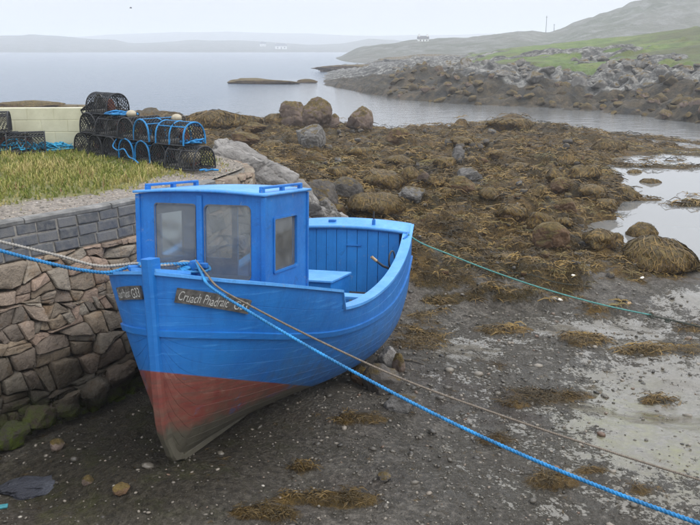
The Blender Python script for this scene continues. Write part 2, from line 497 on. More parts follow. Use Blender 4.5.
def m_ground():
    b = NB('foreshore_mud'); co = b.pos(); wd = b.attr('weed'); wet = b.attr('wet'); shd = b.attr('shade_algae')
    n0 = b.noise(.55, 4, .6, co); n1 = b.noise(3.2, 6, .65, co); n2 = b.noise(15, 6, .7, co); n3 = b.noise(60, 4, .7, co)
    v = b.voro(28, co)
    mud = b.ramp(n2, [(.25, (.030, .027, .022)), (.5, (.125, .111, .09)), (.72, (.28, .25, .21))])
    mud = b.mix(b.rng(n1, .4, .7, 0, .45), mud, (.085, .071, .054))
    mud = b.mix(b.math('MULTIPLY', b.rng(n0, .5, .68), .45), mud, (.085, .058, .05))
    mud = b.mix(b.rng(shd, 0, 1, 0, .95), mud, b.mix(b.rng(n1, .52, .72, 0, .45), b.mix(b.rng(n2, .3, .7), (.007, .006, .005), (.075, .064, .046)), (.07, .078, .02)))  # near-black mud colour carries the shade under the hull, some algal green
    n12 = b.math('ADD', b.math('MULTIPLY', n1, .5), b.math('MULTIPLY', n2, .5))
    wcol = b.ramp(n12, [(.36, (.020, .014, .006)), (.48, (.105, .064, .019)), (.60, (.245, .150, .043)), (.70, (.335, .22, .07))])
    wcol = b.mix(b.rng(b.noise(.35, 4, .6, co), .45, .6, 0, .6), wcol, b.mix(n2, (.015, .013, .008), (.09, .08, .035)))
    wf = b.rng(b.math('ADD', wd, b.math('MULTIPLY_ADD', n1, .9, -.45)), .42, .58)
    col = b.mix(wf, mud, wcol)
    sp = b.noise(95, 3, .7, co)
    col = b.mix(b.math('MULTIPLY', b.rng(sp, .58, .68), b.rng(wf, 1, 0, 0, .55)), col, (.20, .172, .135))
    col = b.mix(b.math('MULTIPLY', b.rng(sp, .42, .34), b.rng(wf, 1, 0, 0, .7)), col, (.012, .010, .008))
    # standing film of water: smooth patches
    wt = b.math('ADD', wet, b.math('ADD', b.math('MULTIPLY_ADD', n1, 1.1, -.55), b.math('MULTIPLY_ADD', b.noise(20, 5, .75, co), 1.0, -.5)))
    wfm = b.math('MULTIPLY', b.rng(wt, .40, .66), b.rng(wf, 1, 0))
    col = b.mix(b.math('MULTIPLY', wfm, .5), col, (.125, .115, .09))
    gf = b.math('MULTIPLY', b.attr('green'), b.math('MULTIPLY', b.rng(n1, .40, .62), b.rng(b.noise(9, 5, .7, co), .35, .65, .2, .75)))
    col = b.mix(b.math('MULTIPLY', gf, b.rng(wf, 1, 0)), col, (.15, .15, .045))
    hgt = b.math('ADD', b.math('MULTIPLY', n2, .6), b.math('ADD', b.math('MULTIPLY', n3, .35), b.math('MULTIPLY', v, .5)))
    hgt = b.math('MULTIPLY', hgt, b.rng(wfm, 1, 0, .03, 1))
    hgt = b.math('MULTIPLY', hgt, b.rng(wf, 0, 1, 1, 2.6))
    nr = b.bump(hgt, 1.0, .07)
    rg = b.math('ADD', b.rng(wfm, 0, 1, .42, .06), b.math('MULTIPLY', wf, .15))
    return b.set(col=col, rough=rg, nrm=nr, spec=b.math('ADD', b.rng(wfm, 0, 1, .22, .5), b.math('MULTIPLY', shd, -.12)))
M_GROUND = m_ground()

def m_head():
    b = NB('headland_ground'); co = b.pos(); g = b.attr('grass'); w = b.attr('weed')
    n1 = b.noise(.25, 5, .6, co); n2 = b.noise(.8, 7, .78, co); n0 = b.noise(.06, 4, .6, co)
    rock = b.ramp(n2, [(.38, (.014, .013, .011)), (.5, (.09, .085, .075)), (.62, (.31, .30, .265))])
    gr = b.ramp(n1, [(.3, (.06, .095, .018)), (.5, (.115, .17, .03)), (.7, (.17, .185, .05))])
    gr = b.mix(b.rng(n0, .48, .6, 0, .8), gr, (.085, .08, .035))
    gr = b.mix(b.rng(n2, .5, .64, 0, .7), gr, (.05, .065, .022))
    wd = b.ramp(n2, [(.38, (.007, .006, .003)), (.5, (.036, .026, .011)), (.66, (.11, .078, .04))])
    col = b.mix(b.rng(b.math('ADD', g, b.math('MULTIPLY_ADD', n1, .8, -.4)), .45, .55), rock, gr)
    col = b.mix(b.rng(b.math('ADD', w, b.math('MULTIPLY_ADD', n2, .6, -.3)), .45, .55), col, wd)
    return b.set(col=col, rough=.8, nrm=b.bump(n2, 1.0, .5))
M_HEAD = m_head()
def m_hill():
    b = NB('hill_ground'); co = b.pos(); n1 = b.noise(.03, 6, .65, co); n2 = b.noise(.12, 6, .75, co)
    col = b.mix(b.rng(n1, .4, .6), (.06, .066, .038), (.105, .10, .08))
    col = b.mix(b.rng(n2, .48, .64), col, (.17, .165, .155))
    col = b.mix(b.rng(b.noise(.5, 6, .75, co), .45, .7, 0, .6), col, (.05, .052, .035))
    return b.set(col=col, rough=.9, nrm=b.bump(n2, .8, 2.5))
M_HILL = m_hill()
def m_sea():
    b = NB('sea_water'); co = b.pos()
    mp = b.n('ShaderNodeMapping'); b.l(co, mp.inputs[0]); mp.inputs['Scale'].default_value = (.55, 1.0, 1)
    n1 = b.noise(1.1, 4, .6, mp.outputs[0]); n2 = b.noise(6, 3, .6, mp.outputs[0]); n3 = b.noise(.12, 3, .5, co)
    y = b.sepz(co)[1]
    xx = b.sepz(co)[0]
    f = b.math('MAXIMUM', b.rng(y, 85, 150), b.math('MULTIPLY', b.rng(xx, 4, -14), b.rng(y, 40, 60)))   # the channel and pools are calm, the open bay is ruffled
    f = b.math('MAXIMUM', f, b.rng(y, 38, 52, 0, .16))
    h = b.math('MULTIPLY', b.math('ADD', n1, b.math('MULTIPLY', n2, .25)), f)
    nr = b.bump(h, .9, .35)
    col = b.mix(f, (.17, .168, .16), (.025, .055, .095))
    return b.set(col=col, rough=b.rng(f, 0, 1, .05, .14), nrm=nr, ior=1.42, spec=.5)
M_SEA = m_sea()
def m_quaytop():
    b = NB('quay_turf'); co = b.pos(); g = b.attr('grass'); n1 = b.noise(2.2, 5, .6, co); n2 = b.noise(22, 5, .7, co); n3 = b.noise(60, 4, .7, co)
    grav = b.ramp(n2, [(.3, (.10, .085, .07)), (.5, (.21, .18, .15)), (.72, (.36, .32, .27))])
    tu = b.ramp(n2, [(.3, (.07, .08, .02)), (.55, (.16, .15, .05)), (.75, (.24, .20, .08))])
    col = b.mix(b.rng(b.math('ADD', g, b.math('MULTIPLY_ADD', n1, .8, -.4)), .42, .58), grav, tu)
    return b.set(col=col, rough=.95, nrm=b.bump(n3, .6, .015, b.bump(n2, .8, .03)))
M_QTOP = m_quaytop()

# ------------------------------------------------------------------ foreshore terrain
CTRL = np.array([(-1.6, 7, .25), (-1.1, 8.8, .02), (-.6, 10.6, -.20), (0, 12.4, -.42), (-3.4, 7.0, -.10), (-2.9, 8.2, .02), (0, 7, .0), (3.4, 7, -.36), (0, 5, .1), (3, 5, -.2), (-3, 5, -.08),
    (-2.0, 9.5, .05), (2, 9, -.36), (4.2, 10.7, -.70), (2, 13, -.62), (5, 14, -.84), (-1.6, 13, .1), (-2, 16, .6), (-3.5, 20, .6), (-1, 20, -.05), (1, 20, -.5), (4, 20, -.72), (8, 20, -.95),
    (-6, 28, .3), (-3, 30, -.2), (2, 30, -.62), (8, 30, -.80), (-8, 45, -.3), (-2, 45, -.6), (8, 45, -.8), (20, 45, -.9), (30, 60, -1.0), (0, 60, -.9), (-15, 60, -.8), (0, 1, .2), (6, 1, -.1), (-6, 1, .2), (10, 8, -.7)])
POOL = [(610, 158), (660, 154), (720, 155), (900, 152), (1000, 330), (820, 300), (720, 264), (688, 262), (640, 264), (606, 244), (574, 234), (590, 220), (612, 212), (624, 200), (618, 182), (600, 168)]
SEA = [(-900, 113), (0, 112), (170, 114), (240, 121), (300, 126), (370, 131), (440, 131), (470, 126), (500, 124), (560, 129), (610, 139), (650, 144), (700, 149), (1400, 168), (1400, 20), (-900, 20)]
SPIT = [(440, 123.5), (480, 121), (534, 121), (600, 130), (700, 139), (720, 142), (700, 146), (640, 141), (590, 134), (530, 129), (470, 128), (440, 127)]

def poly_sd(px, py, poly):
    """signed distance in pixels, positive inside"""
    P = np.array(poly, float); d = np.full(px.shape, 1e9); ins = np.zeros(px.shape, bool)
    for (x0, y0), (x1, y1) in zip(P, np.roll(P, -1, 0)):
        ex, ey = x1 - x0, y1 - y0
        t = np.clip(((px - x0) * ex + (py - y0) * ey) / (ex * ex + ey * ey + 1e-9), 0, 1)
        d = np.minimum(d, np.hypot(px - x0 - t * ex, py - y0 - t * ey))
        c = ((y0 <= py) != (y1 <= py))
        with np.errstate(divide='ignore', invalid='ignore'):
            ins ^= c & (px < x0 + (py - y0) / (y1 - y0 + 1e-12) * ex)
    return np.where(ins, d, -d)

WEEDPATCH = [(548, 396, 52, 11), (515, 405, 20, 5), (660, 400, 26, 7), (640, 490, 22, 9), (556, 482, 34, 9), (593, 470, 22, 7), (495, 440, 22, 6), (330, 500, 60, 10), (585, 341, 30, 9), (500, 330, 40, 6), (425, 336, 28, 9),
    (440, 280, 50, 12), (470, 262, 40, 7), (560, 270, 60, 8), (640, 262, 50, 6), (650, 350, 40, 7), (690, 330, 20, 6), (440, 300, 26, 6), (360, 420, 30, 8), (690, 350, 20, 8), (520, 300, 60, 6), (420, 315, 30, 8), (430, 255, 60, 14), (300, 470, 20, 6), (270, 515, 40, 9), (600, 310, 40, 5)]

def terrain(x, y):
    """height and cover of the foreshore at plan position (arrays)"""
    yy = np.maximum(y, .8)
    a, b = x / np.maximum(yy, 4.0) , 1.6 * np.log(yy)
    ca, cb = CTRL[:, 0] / np.maximum(CTRL[:, 1], 4.0), 1.6 * np.log(np.maximum(CTRL[:, 1], .8))
    num = np.zeros_like(x); den = np.zeros_like(x)
    for i in range(len(CTRL)):
        w = 1 / ((a - ca[i]) ** 2 + (b - cb[i]) ** 2 + .004) ** 1.7
        num += w * CTRL[i, 2]; den += w
    h = num / den
    px, py = to_px(x, yy, np.full_like(x, WATER))
    px2, py2 = to_px(x, yy, h)
    wob = fbm(x * .45, y * .45, 4, 3) * 9 + fbm(x * 1.6, y * 1.6, 3, 5) * 4
    pool = sstep(-7, 4, poly_sd(px, py, POOL) + wob)
    wobs = fbm(x * .2, y * .2, 4, 8) * 3 + fbm(x * .9, y * .9, 3, 9) * 1.0
    sea = sstep(-1.5, 2.5, poly_sd(px, py, SEA) + wobs)
    spit = sstep(-2, 1.5, poly_sd(px, py, SPIT) + wobs * .8)
    # weed cover
    far = sstep(330, 262, py2 + fbm(x * .8, y * .8, 4, 12) * 28 + np.clip((px2 - 560) * .10, -6, 30))
    weed = far * .72
    for cx, cy, rx, ry in WEEDPATCH:
        q = ((px2 - cx) / rx) ** 2 + ((py2 - cy) / ry) ** 2
        weed = np.maximum(weed, .78 * np.exp(-(q ** 1.5) * .9))
    weed = np.maximum(weed, .62 * sstep(.1, .55, fbm(x * .9, y * .9, 4, 21)) * sstep(480, 330, py2))
    weed = np.clip(weed + fbm(x * 1.1, y * 1.1, 4, 31) * .28 * sstep(.02, .3, weed), 0, 1)
    wet = .24 + .15 * sstep(-1.0, 1.5, x) * sstep(20, 10, y) + .20 * sstep(2.2, 4.8, x) * sstep(17, 12, y) + .16 * sstep(.3, 2.5, x) * sstep(16, 9, y) + .5 * pool
    for cx, cy, rx, ry, s in [(655, 425, 60, 45, .40), (560, 325, 60, 14, .3), (465, 345, 45, 14, .28), (690, 300, 45, 16, .5), (450, 380, 50, 25, .12), (430, 470, 120, 50, .10), (640, 330, 40, 12, .2)]:
        wet = wet + s * np.exp(-(((px2 - cx) / rx) ** 2 + ((py2 - cy) / ry) ** 2))
    green = np.exp(-(((px2 - 635) / 60) ** 2 + ((py2 - 425) / 38) ** 2)) + .8 * np.exp(-(((px2 - 690) / 40) ** 2 + ((py2 - 470) / 30) ** 2)) + .5 * np.exp(-(((px2 - 70) / 60) ** 2 + ((py2 - 515) / 16) ** 2))
    shade_algae = .85 * np.exp(-(((px2 - 60) / 110) ** 2 + ((py2 - 480) / 50) ** 2)) + .8 * np.exp(-(((px2 - 130) / 80) ** 2 + ((py2 - 420) / 50) ** 2)) + .6 * np.exp(-(((px2 - 260) / 110) ** 2 + ((py2 - 430) / 40) ** 2)) + .75 * np.exp(-(((px2 - 170) / 130) ** 2 + ((py2 - 485) / 50) ** 2))  # zone of painted shade between bow and wall
    # relief
    land = (1 - pool) * (1 - sea)
    hum = bumps(x * 1.05, y * 1.05, 41) * .40 + bumps(x * 2.1 + 5, y * 2.1, 43) * .22 + bumps(x * .45, y * .45, 47, .2, .6) * .40
    rel = sstep(.3, .7, weed) * sstep(11, 18, y) * (1 - .7 * sstep(-30, 0, poly_sd(px, py, POOL)))
    h = h + rel * (hum * 1.3 - .20) + fbm(x * .5, y * .5, 3, 51) * .10 * sstep(10, 18, y) + fbm(x * 1.4, y * 1.4, 4, 53) * .035 + fbm(x * 6, y * 6, 3, 57) * .012
    h = h + sstep(.45, .8, weed) * (1 - rel) * .05
    left = sstep(0, -6, x) * sstep(16, 24, y)
    h = h + left * (fbm(x * .6, y * .6, 4, 61) * .3)
    fr = sstep(14, 18, y)
    isl = fbm(x * .35, y * .9, 4, 71)
    h = h * (1 - pool) + pool * (-1.08 + .30 * np.maximum(isl - .12, 0) + .05 * isl)
    h = h * (1 - sea) + sea * (-1.7)
    h = np.maximum(h, spit * (-.98 + .16 * (fbm(x * .3, y * .5, 4, 73) + .35)) + (1 - spit) * -9)
    # a mound on the spit
    md = np.exp(-(((px - 511) / 24) ** 2 + ((py - 127) / 3.2) ** 2)); h = np.maximum(h, -1.2 + md * 1.1 + fbm(x * 1.2, y * 1.2, 3, 75) * .12 * md)
    weed = np.where(pool + sea > .5, .75, weed)
    weed = np.maximum(weed, spit * .55)
    return h, np.clip(weed, 0, 1), np.clip(wet, 0, 1.2), np.clip(shade_algae, 0, 1), np.clip(green, 0, 1)

def tz(x, y):
    return float(terrain(np.array([float(x)]), np.array([float(y)]))[0][0])

def on_ground(px, py):
    """where the ray through photo pixel meets the foreshore"""
    g = np.geomspace(3.5, 120, 900)
    yc = 262.5 - py; F = FPX * CP + yc * SP; D = FPX * SP - yc * CP
    x = (px - 350) / F * g; z = EYE - D / F * g
    h = np.maximum(terrain(x, g)[0], WATER - .1)
    k = np.argmax(z <= h)
    if z[k] > h[k]: k = len(g) - 1
    return Vector((x[k], g[k], h[k]))

na, nr_ = 560, 500
ang = np.linspace(math.radians(-42), math.radians(42), na)
rad = np.geomspace(2.2, 135, nr_)
TA, TR = np.meshgrid(ang, rad)
TX, TY = TR * np.sin(TA), TR * np.cos(TA)
TH, TW, TWET, TSHD, TGR = terrain(TX.ravel(), TY.ravel())
idx = np.arange(na * nr_).reshape(nr_, na)
Q = np.stack([idx[:-1, :-1], idx[:-1, 1:], idx[1:, 1:], idx[1:, :-1]], -1).reshape(-1, 4)
me = npmesh('foreshore', np.c_[TX.ravel(), TY.ravel(), TH], Q, {'weed': TW, 'wet': TWET, 'shade_algae': TSHD, 'green': TGR})
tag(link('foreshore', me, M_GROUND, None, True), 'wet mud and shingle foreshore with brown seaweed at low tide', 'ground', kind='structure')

# sea: one sheet to the horizon
o = pyobj('sea', [(-3000, -200, WATER), (3000, -200, WATER), (3000, 3000, WATER), (-3000, 3000, WATER)], [(0, 1, 2, 3)], M_SEA)
tag(o, 'calm grey tidal bay at low water', 'water', kind='structure')

# ------------------------------------------------------------------ far land
def shore_y(px):   # near shoreline of the far headland, as photo row
    return np.interp(px, [300, 318, 340, 372, 400, 440, 500, 560, 640, 700, 800, 1000], [82.0, 85.0, 88.5, 95, 100, 103, 107, 110, 116, 124, 134, 150])

cols = np.linspace(296, 1000, 300)
def head_pts():
    V, G, Wd = [], [], []
    ts = np.r_[np.linspace(-4, 50, 110), np.linspace(51, 230, 70)]
    for px in cols:
        p = at(px, float(shore_y(px)), WATER)
        d0 = math.hypot(p.x, p.y); u = np.array([p.x, p.y]) / d0
        D = d0 + ts
        x, y = u[0] * D, u[1] * D
        wob = fbm(x * .09, y * .09, 4, 81) * 7
        t = ts + wob * sstep(0, 6, ts)
        taper = float(sstep(330, 430, np.array(px)))
        grassy = sstep(420, 520, px)
        h = WATER - .35 + 1.0 * sstep(-2, 4, t) + (1.0 + .3 * grassy) * sstep(4, 10, t) * taper + (.9 + .5 * grassy) * sstep(9, 17, t) * taper
        rise = np.interp(px, [300, 400, 450, 500, 600, 700, 1000], [0, .3, .6, 1.3, 2.9, 4.4, 6])
        h = h + rise * sstep(14, 72, t)
        h = h - sstep(60, 200, ts) * (h + 1.4) * sstep(560, 420, px) - sstep(120, 230, ts) * (h + 1.3) * sstep(420, 560, px)
        rough = sstep(-2, 2, t) * (1 - .82 * sstep(14, 22, t) * grassy)
        h = h + rough * (fbm(x * .22, y * .22, 5, 83) * .6 + (bumps(x * .4, y * .4, 85) - .2) * .8 + (bumps(x * .95, y * .95, 87) - .2) * .55 + fbm(x * 1.3, y * 1.3, 3, 88) * .22) * (.45 + .55 * taper)
        h = h + fbm(x * .05, y * .05, 4, 89) * .5 * sstep(26, 60, t)
        tip = float(sstep(302, 350, np.array(px)))
        h = h * tip + (WATER - .6) * (1 - tip)
        V.append(np.c_[x, y, h])
        out = sstep(.26, .5, fbm(x * .07, y * .11, 5, 97)) * sstep(130, 40, t)
        h_out = out * (bumps(x * .35, y * .35, 98) * .9 + .25)
        V[-1][:, 2] += h_out * grassy * sstep(24, 32, t)
        G.append(grassy * sstep(12, 19, t + fbm(x * .12, y * .12, 4, 91) * 7) * (1 - .8 * out))
        lim = 8 + 12 * float(sstep(520, 400, np.array(px)))
        Wd.append(sstep(lim + 3, lim - 3, t + fbm(x * .2, y * .2, 3, 93) * 5) * sstep(300, 330, px + fbm(x*.1, y*.1, 3, 95) * 10) + .25 * sstep(12, 6, t))
    return np.array(V), np.array(G), np.array(Wd)
HV, HG, HW = head_pts()
nc, nt = HV.shape[:2]
idx = np.arange(nc * nt).reshape(nc, nt)
Q = np.stack([idx[:-1, :-1], idx[1:, :-1], idx[1:, 1:], idx[:-1, 1:]], -1).reshape(-1, 4)
me = npmesh('headland', HV.reshape(-1, 3), Q, {'grass': HG.ravel(), 'weed': np.clip(HW.ravel(), 0, 1)})
tag(link('headland', me, M_HEAD, None, True), 'low rocky headland with green turf across the channel', 'headland', kind='structure')

def ridge(name, prof, Y, depth, base, label, seed, px0, px1, n=220, m=26, rough=.12, foot=None):
    """a hill whose skyline passes the listed photo points when it stands Y metres away"""
    P = np.array(prof, float); V = []
    for px in np.linspace(px0, px1, n):
        sky_y = float(np.interp(px, P[:, 0], P[:, 1]))
        top = at_dist(px, sky_y, Y)
        hgt = top.z - base
        k = np.arange(m) / (m - 1) * 1.25
        yy = Y - depth + depth * k
        x = top.x * yy / Y
        kk = np.minimum(k, 1)
        pr = sstep(0, 1, kk) * .55 + kk * .45 - np.maximum(k - 1, 0) * 1.2
        nz = fbm(x * 30 / Y, yy * 30 / Y, 5, seed)
        V.append(np.c_[x, yy, base + np.maximum(hgt * pr, 0) * (1 + rough * nz) + rough * hgt * nz * .3 * (k > 0)])
    V = np.concatenate(V)
    idx = np.arange(n * m).reshape(n, m)
    Q = np.stack([idx[:-1, :-1], idx[1:, :-1], idx[1:, 1:], idx[:-1, 1:]], -1).reshape(-1, 4)
    me = npmesh(name, V, Q)
    return tag(link(name, me, M_HILL, None, True), label, 'hill', kind='structure')
ridge('hill', [(330, 60), (342, 56), (356, 49), (372, 45), (400, 42), (440, 38.5), (486, 35), (520, 32), (545, 33), (560, 29), (585, 20), (615, 10), (640, 4), (700, -4), (800, -10), (1000, -14), (1300, 20)], 430, 170, WATER - 1, 'rocky grey hill rising behind the headland on the right', 101, 330, 1300, 260, 34, .14)
ridge('far_hills', [(-700, 40), (-300, 37), (0, 36), (34, 34.5), (63, 36), (114, 40), (131, 43.5), (171, 41.5), (194, 39.5), (240, 41), (275, 42.5), (308, 45), (343, 43.5), (371, 39), (394, 40.5), (430, 43), (520, 42), (900, 38)], 1350, 380, WATER - 1, 'low hazy hills along the far side of the bay', 103, -700, 900, 260, 20, .10)
ridge('distant_ridge', [(-900, 38), (60, 37), (150, 32.5), (230, 31.5), (300, 33), (360, 36), (500, 34), (1100, 36)], 2300, 500, WATER - 1, 'faint distant ridge almost lost in the haze', 105, -900, 1100, 120, 14, .06)

# far houses, poles on the skyline
M_HOUSEW = m_plain('white_render', (.75, .75, .73), .8, .05)
M_SLATE = m_plain('slate_roof', (.10, .10, .11), .7, .2)
def house(loc, w, d, h, rz, label, chim=2):
    t = empty('house', loc, rz); tag(t, label, 'house', 'white houses across the bay')
    box('wall', (0, 0, h / 2), (w, d, h), M_HOUSEW, t)
    r = h * .75
    v = [(-w/2-.2, -d/2-.3, h), (w/2+.2, -d/2-.3, h), (w/2+.2, d/2+.3, h), (-w/2-.2, d/2+.3, h), (-w/2-.2, 0, h + r), (w/2+.2, 0, h + r)]
    rf = pyobj('roof', v, [(0, 1, 5, 4), (2, 3, 4, 5), (1, 2, 5), (3, 0, 4), (3, 2, 1, 0)], M_SLATE, t)
    for s in (-1, 1)[:chim]: box('chimney', (s * (w / 2 - .5), 0, h + r + .3), (.8, .8, 1.2), M_HOUSEW, rf)
    for k in (-.3, .3): box('window', (w * k, -d / 2 - .003, h * .55), (w * .1, .06, h * .36), M_BLACK, t)
    box('door', (0, -d / 2 - .003, h * .38), (w * .08, .06, h * .74), M_BLACK, t)
def hill_z(nm, x, y):
    o = bpy.data.objects[nm]; co = np.empty(len(o.data.vertices) * 3, np.float32); o.data.vertices.foreach_get('co', co); co = co.reshape(-1, 3)
    d = (co[:, 0] - x) ** 2 + (co[:, 1] - y) ** 2; return float(co[np.argmin(d), 2])
for px, Y, w, hh, nm, lab in [(281, 1120, 15, 4.2, 'far_hills', 'long white house low on the far shore of the bay'), (263, 1180, 8, 4, 'far_hills', 'small white house left of the long one on the far shore'), (423, 410, 5.0, 1.7, 'hill', 'white house at the foot of the rocky hill')]:
    p = at_dist(px, 45, Y); house((p.x, Y, hill_z(nm, p.x, Y) - .4), w, w * .45, hh, .15, lab)
for px, Y, hh, lab in [(546, 428, 9.0, 'tall thin wooden pole on the skyline'), (554, 428, 3.6, 'short thin pole beside the tall one on the skyline')]:
    p = at_dist(px, 30, Y); z0 = hill_z('hill', p.x, Y)
    t = empty('utility_pole', (p.x, Y, z0 - .3)); tag(t, lab, 'pole', 'poles on the skyline')
    V, Qd = tube_arr([(0, 0, 0), (0, 0, hh * .5), (0, 0, hh)], [.16, .13, .10], 7); link('shaft', npmesh('shaft', V, Qd), M_DARKIN, t, True)
    box('crossarm', (0, 0, hh * .92), (1.0, .1, .1), M_DARKIN, t)
# a gull over the bay
g = empty('gull', at_dist(131, 8, 150)); tag(g, 'single gull flying over the bay', 'bird')
M_GULL = m_plain('gull_grey', (.12, .12, .13), .8)
bm = bmesh.new(); bmesh.ops.create_uvsphere(bm, u_segments=10, v_segments=7, radius=1)
for v in bm.verts:
    v.co = Vector((v.co.x * .24 * (1 - .25 * v.co.x), v.co.y * .07, v.co.z * .07))
me = bpy.data.meshes.new('body'); bm.to_mesh(me); bm.free(); link('body', me, M_GULL, g, True)
for s in (-1, 1):
    pyobj('wing', [(.10, s*.04, .02), (-.08, s*.04, .02), (.06, s*.33, .16), (-.10, s*.33, .15), (-.10, s*.68, .10), (-.16, s*.66, .10), (.02, s*.2, .13)], [(0, 6, 2), (0, 1, 6), (1, 3, 6), (6, 3, 2), (2, 3, 5, 4)], M_GULL, g)

# ------------------------------------------------------------------ quay
QZ = 2.25
PATH = np.array([(-6.6, 4.7), (-5.0, 6.7), (-3.71, 8.33), (-3.1, 9.08), (-2.66, 9.70), (-2.3, 10.4), (-1.98, 11.0), (-1.72, 11.8), (-1.55, 12.7), (-1.9, 13.6), (-2.8, 14.6)])
_pl = np.r_[0, np.cumsum(np.hypot(*np.diff(PATH, axis=0).T))]
WL = _pl[-1]
_lx, _ly = (smooth(_pl, PATH[:, i], np.linspace(0, WL, 2000)).tolist() for i in (0, 1))
def _look(t, s):
    a = min(max(s / WL * 1999, 0.0), 1998.999); i = int(a); a -= i
    return t[i] * (1 - a) + t[i + 1] * a
def _px(s): return _look(_lx, s)
def _py(s): return _look(_ly, s)
def wp(s, z, d=0.0):
    """point on the quay face: s along, z height, d outward"""
    x, y = _px(s), _py(s)
    e = .05
    dx, dy = _px(min(s + e, WL)) - _px(max(s - e, 0)), _py(min(s + e, WL)) - _py(max(s - e, 0))
    L = math.hypot(dx, dy); nx, ny = dy / L, -dx / L
    bat = .16 * (QZ - z)
    return Vector((x + nx * (d + bat), y + ny * (d + bat), z))

quay = empty('quay_wall', (0, 0, 0))
tag(quay, 'old quay wall of rubble stone topped with dark concrete blocks', 'quay wall')
S0, S1, SB = 2.2, _pl[9], _pl[6] + .3
BLK_B = QZ - .055 - 3 * .122        # foot of the block courses
# core behind the stones
V, F = [], []
ss = np.linspace(0, WL, 60)
for s in ss:
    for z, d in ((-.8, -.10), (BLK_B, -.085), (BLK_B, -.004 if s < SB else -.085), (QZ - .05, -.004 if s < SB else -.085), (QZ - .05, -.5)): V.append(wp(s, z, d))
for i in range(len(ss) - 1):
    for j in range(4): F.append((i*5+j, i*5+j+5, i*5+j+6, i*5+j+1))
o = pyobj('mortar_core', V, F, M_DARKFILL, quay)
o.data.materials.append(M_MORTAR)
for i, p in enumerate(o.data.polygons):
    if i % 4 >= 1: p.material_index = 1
# blocks
for c in range(3):
    z1 = QZ - .055 - c * .122; s = S0 + (c % 2) * .14 + random.uniform(-.03, .03)
    while s < SB:
        L = random.choice((.25, .27, .29, .30, .24)); j = .010
        h = random.uniform(-.004, .006); a, b_ = s + j, s + L - j; zz0, zz1 = z1 - .122 + .010, z1 - .006
        ch = .010; dd = random.uniform(-.004, .012); jj = lambda: random.uniform(-.006, .006)
        vs = [wp(a, zz0, -.03), wp(b_, zz0, -.03), wp(b_, zz1, -.03), wp(a, zz1, -.03),
              wp(a + jj(), zz0 + jj(), dd), wp(b_ + jj(), zz0 + jj(), dd), wp(b_ + jj(), zz1 + jj(), dd), wp(a + jj(), zz1 + jj(), dd),
              wp(a + ch, zz0 + ch, dd + ch), wp(b_ - ch, zz0 + ch, dd + ch + h), wp(b_ - ch, zz1 - ch, dd + ch + h), wp(a + ch, zz1 - ch, dd + ch)]
        fs = [(8, 9, 10, 11)] + [(k, (k+1) % 4, (k+1) % 4 + 4, k + 4) for k in range(4)] + [(k + 4, (k+1) % 4 + 4, (k+1) % 4 + 8, k + 8) for k in range(4)]
        pyobj('block', vs, fs, M_BLOCK, quay)
        s += L
# coping: worn concrete slabs
s = 0.0
while s < SB:
    L = random.uniform(.7, 1.2); e = min(s + L, SB); V, F = [], []
    n = 7
    for k in range(n):
        q = s + .004 + (e - s - .008) * k / (n - 1); wv = random.uniform(-.012, .012)
        for z, d in ((QZ - .053, -.16), (QZ - .053, .012 + wv), (QZ - .018, .020 + wv), (QZ + .000, .0 + wv), (QZ + .004, -.08), (QZ - .01, -.16)): V.append(wp(q, z, d))
    for k in range(n - 1):
        for j in range(6): F.append((k*6+j, k*6+6+j, k*6+6+(j+1) % 6, k*6+(j+1) % 6))
    F += [tuple(range(6)), tuple(range((n-1)*6+5, (n-1)*6-1, -1))]
    pyobj('coping_stone', V, F, M_COPE, quay, False); s = e

# rubble stones: power diagram over the face
def clip(poly, n, c):
    out = []
    for i in range(len(poly)):
        p, q = poly[i], poly[(i + 1) % len(poly)]
        dp, dq = p @ n - c, q @ n - c
        if dp <= 0: out.append(p)
        if (dp < 0 < dq) or (dq < 0 < dp): out.append(p + (q - p) * (dp / (dp - dq)))
    return out
def wall_foot(s): 
    p = wp(s, 0, .2); return tz(p.x, p.y)
feet = {round(s, 1): wall_foot(s) for s in np.arange(S0 - .2, S1 + .3, .1)}
# roughly coursed rubble: wavy beds, slanting joints, here and there a stone split in two
r7 = random.Random(77)
beds, z = [-.50], -.50
while z < QZ - .06:
    z += r7.choice((.09, .12, .15, .17, .20, .22)) * (1.08 if z < .9 else .80); beds.append(z)
def bed_z(k, s):
    a = .055 * math.sin(s * 1.7 + k * 2.1) + .045 * math.sin(s * 4.3 + k * 4.7) + .025 * math.sin(s * 9.1 + k * 1.3)
    return beds[k] + a
polys = []
for k in range(len(beds) - 1):
    s = S0 + r7.uniform(-.1, .1); sl = r7.uniform(-.05, .05)
    h = beds[k + 1] - beds[k]
    while s < S1:
        w = h * r7.choice((.7, .9, 1.1, 1.3, 1.6, 1.9)) + .02; s2 = s + w; sl2 = r7.uniform(-.06, .06)
        lo = lambda q: bed_z(k, q); hi = lambda q: bed_z(k + 1, q)
        j4 = [r7.uniform(-.022, .022) for _ in range(4)]
        c = [(s - sl, lo(s) + j4[0]), ((s + s2) / 2, lo((s + s2) / 2) + r7.uniform(-.02, .02)), (s2 - sl2, lo(s2) + j4[1]), (s2 + sl2, hi(s2) + j4[2]), ((s + s2) / 2, hi((s + s2) / 2) + r7.uniform(-.02, .02)), (s + sl, hi(s) + j4[3])]
        if h > .15 and r7.random() < .30:
            f0, f1 = r7.uniform(.35, .65), r7.uniform(.35, .65)
            ml = tuple(np.array(c[0]) * (1 - f0) + np.array(c[5]) * f0); mr = tuple(np.array(c[2]) * (1 - f1) + np.array(c[3]) * f1)
            polys += [[c[0], c[1], c[2], mr, ml], [ml, mr, c[3], c[4], c[5]]]
        else: polys.append(c)
        s, sl = s2, sl2
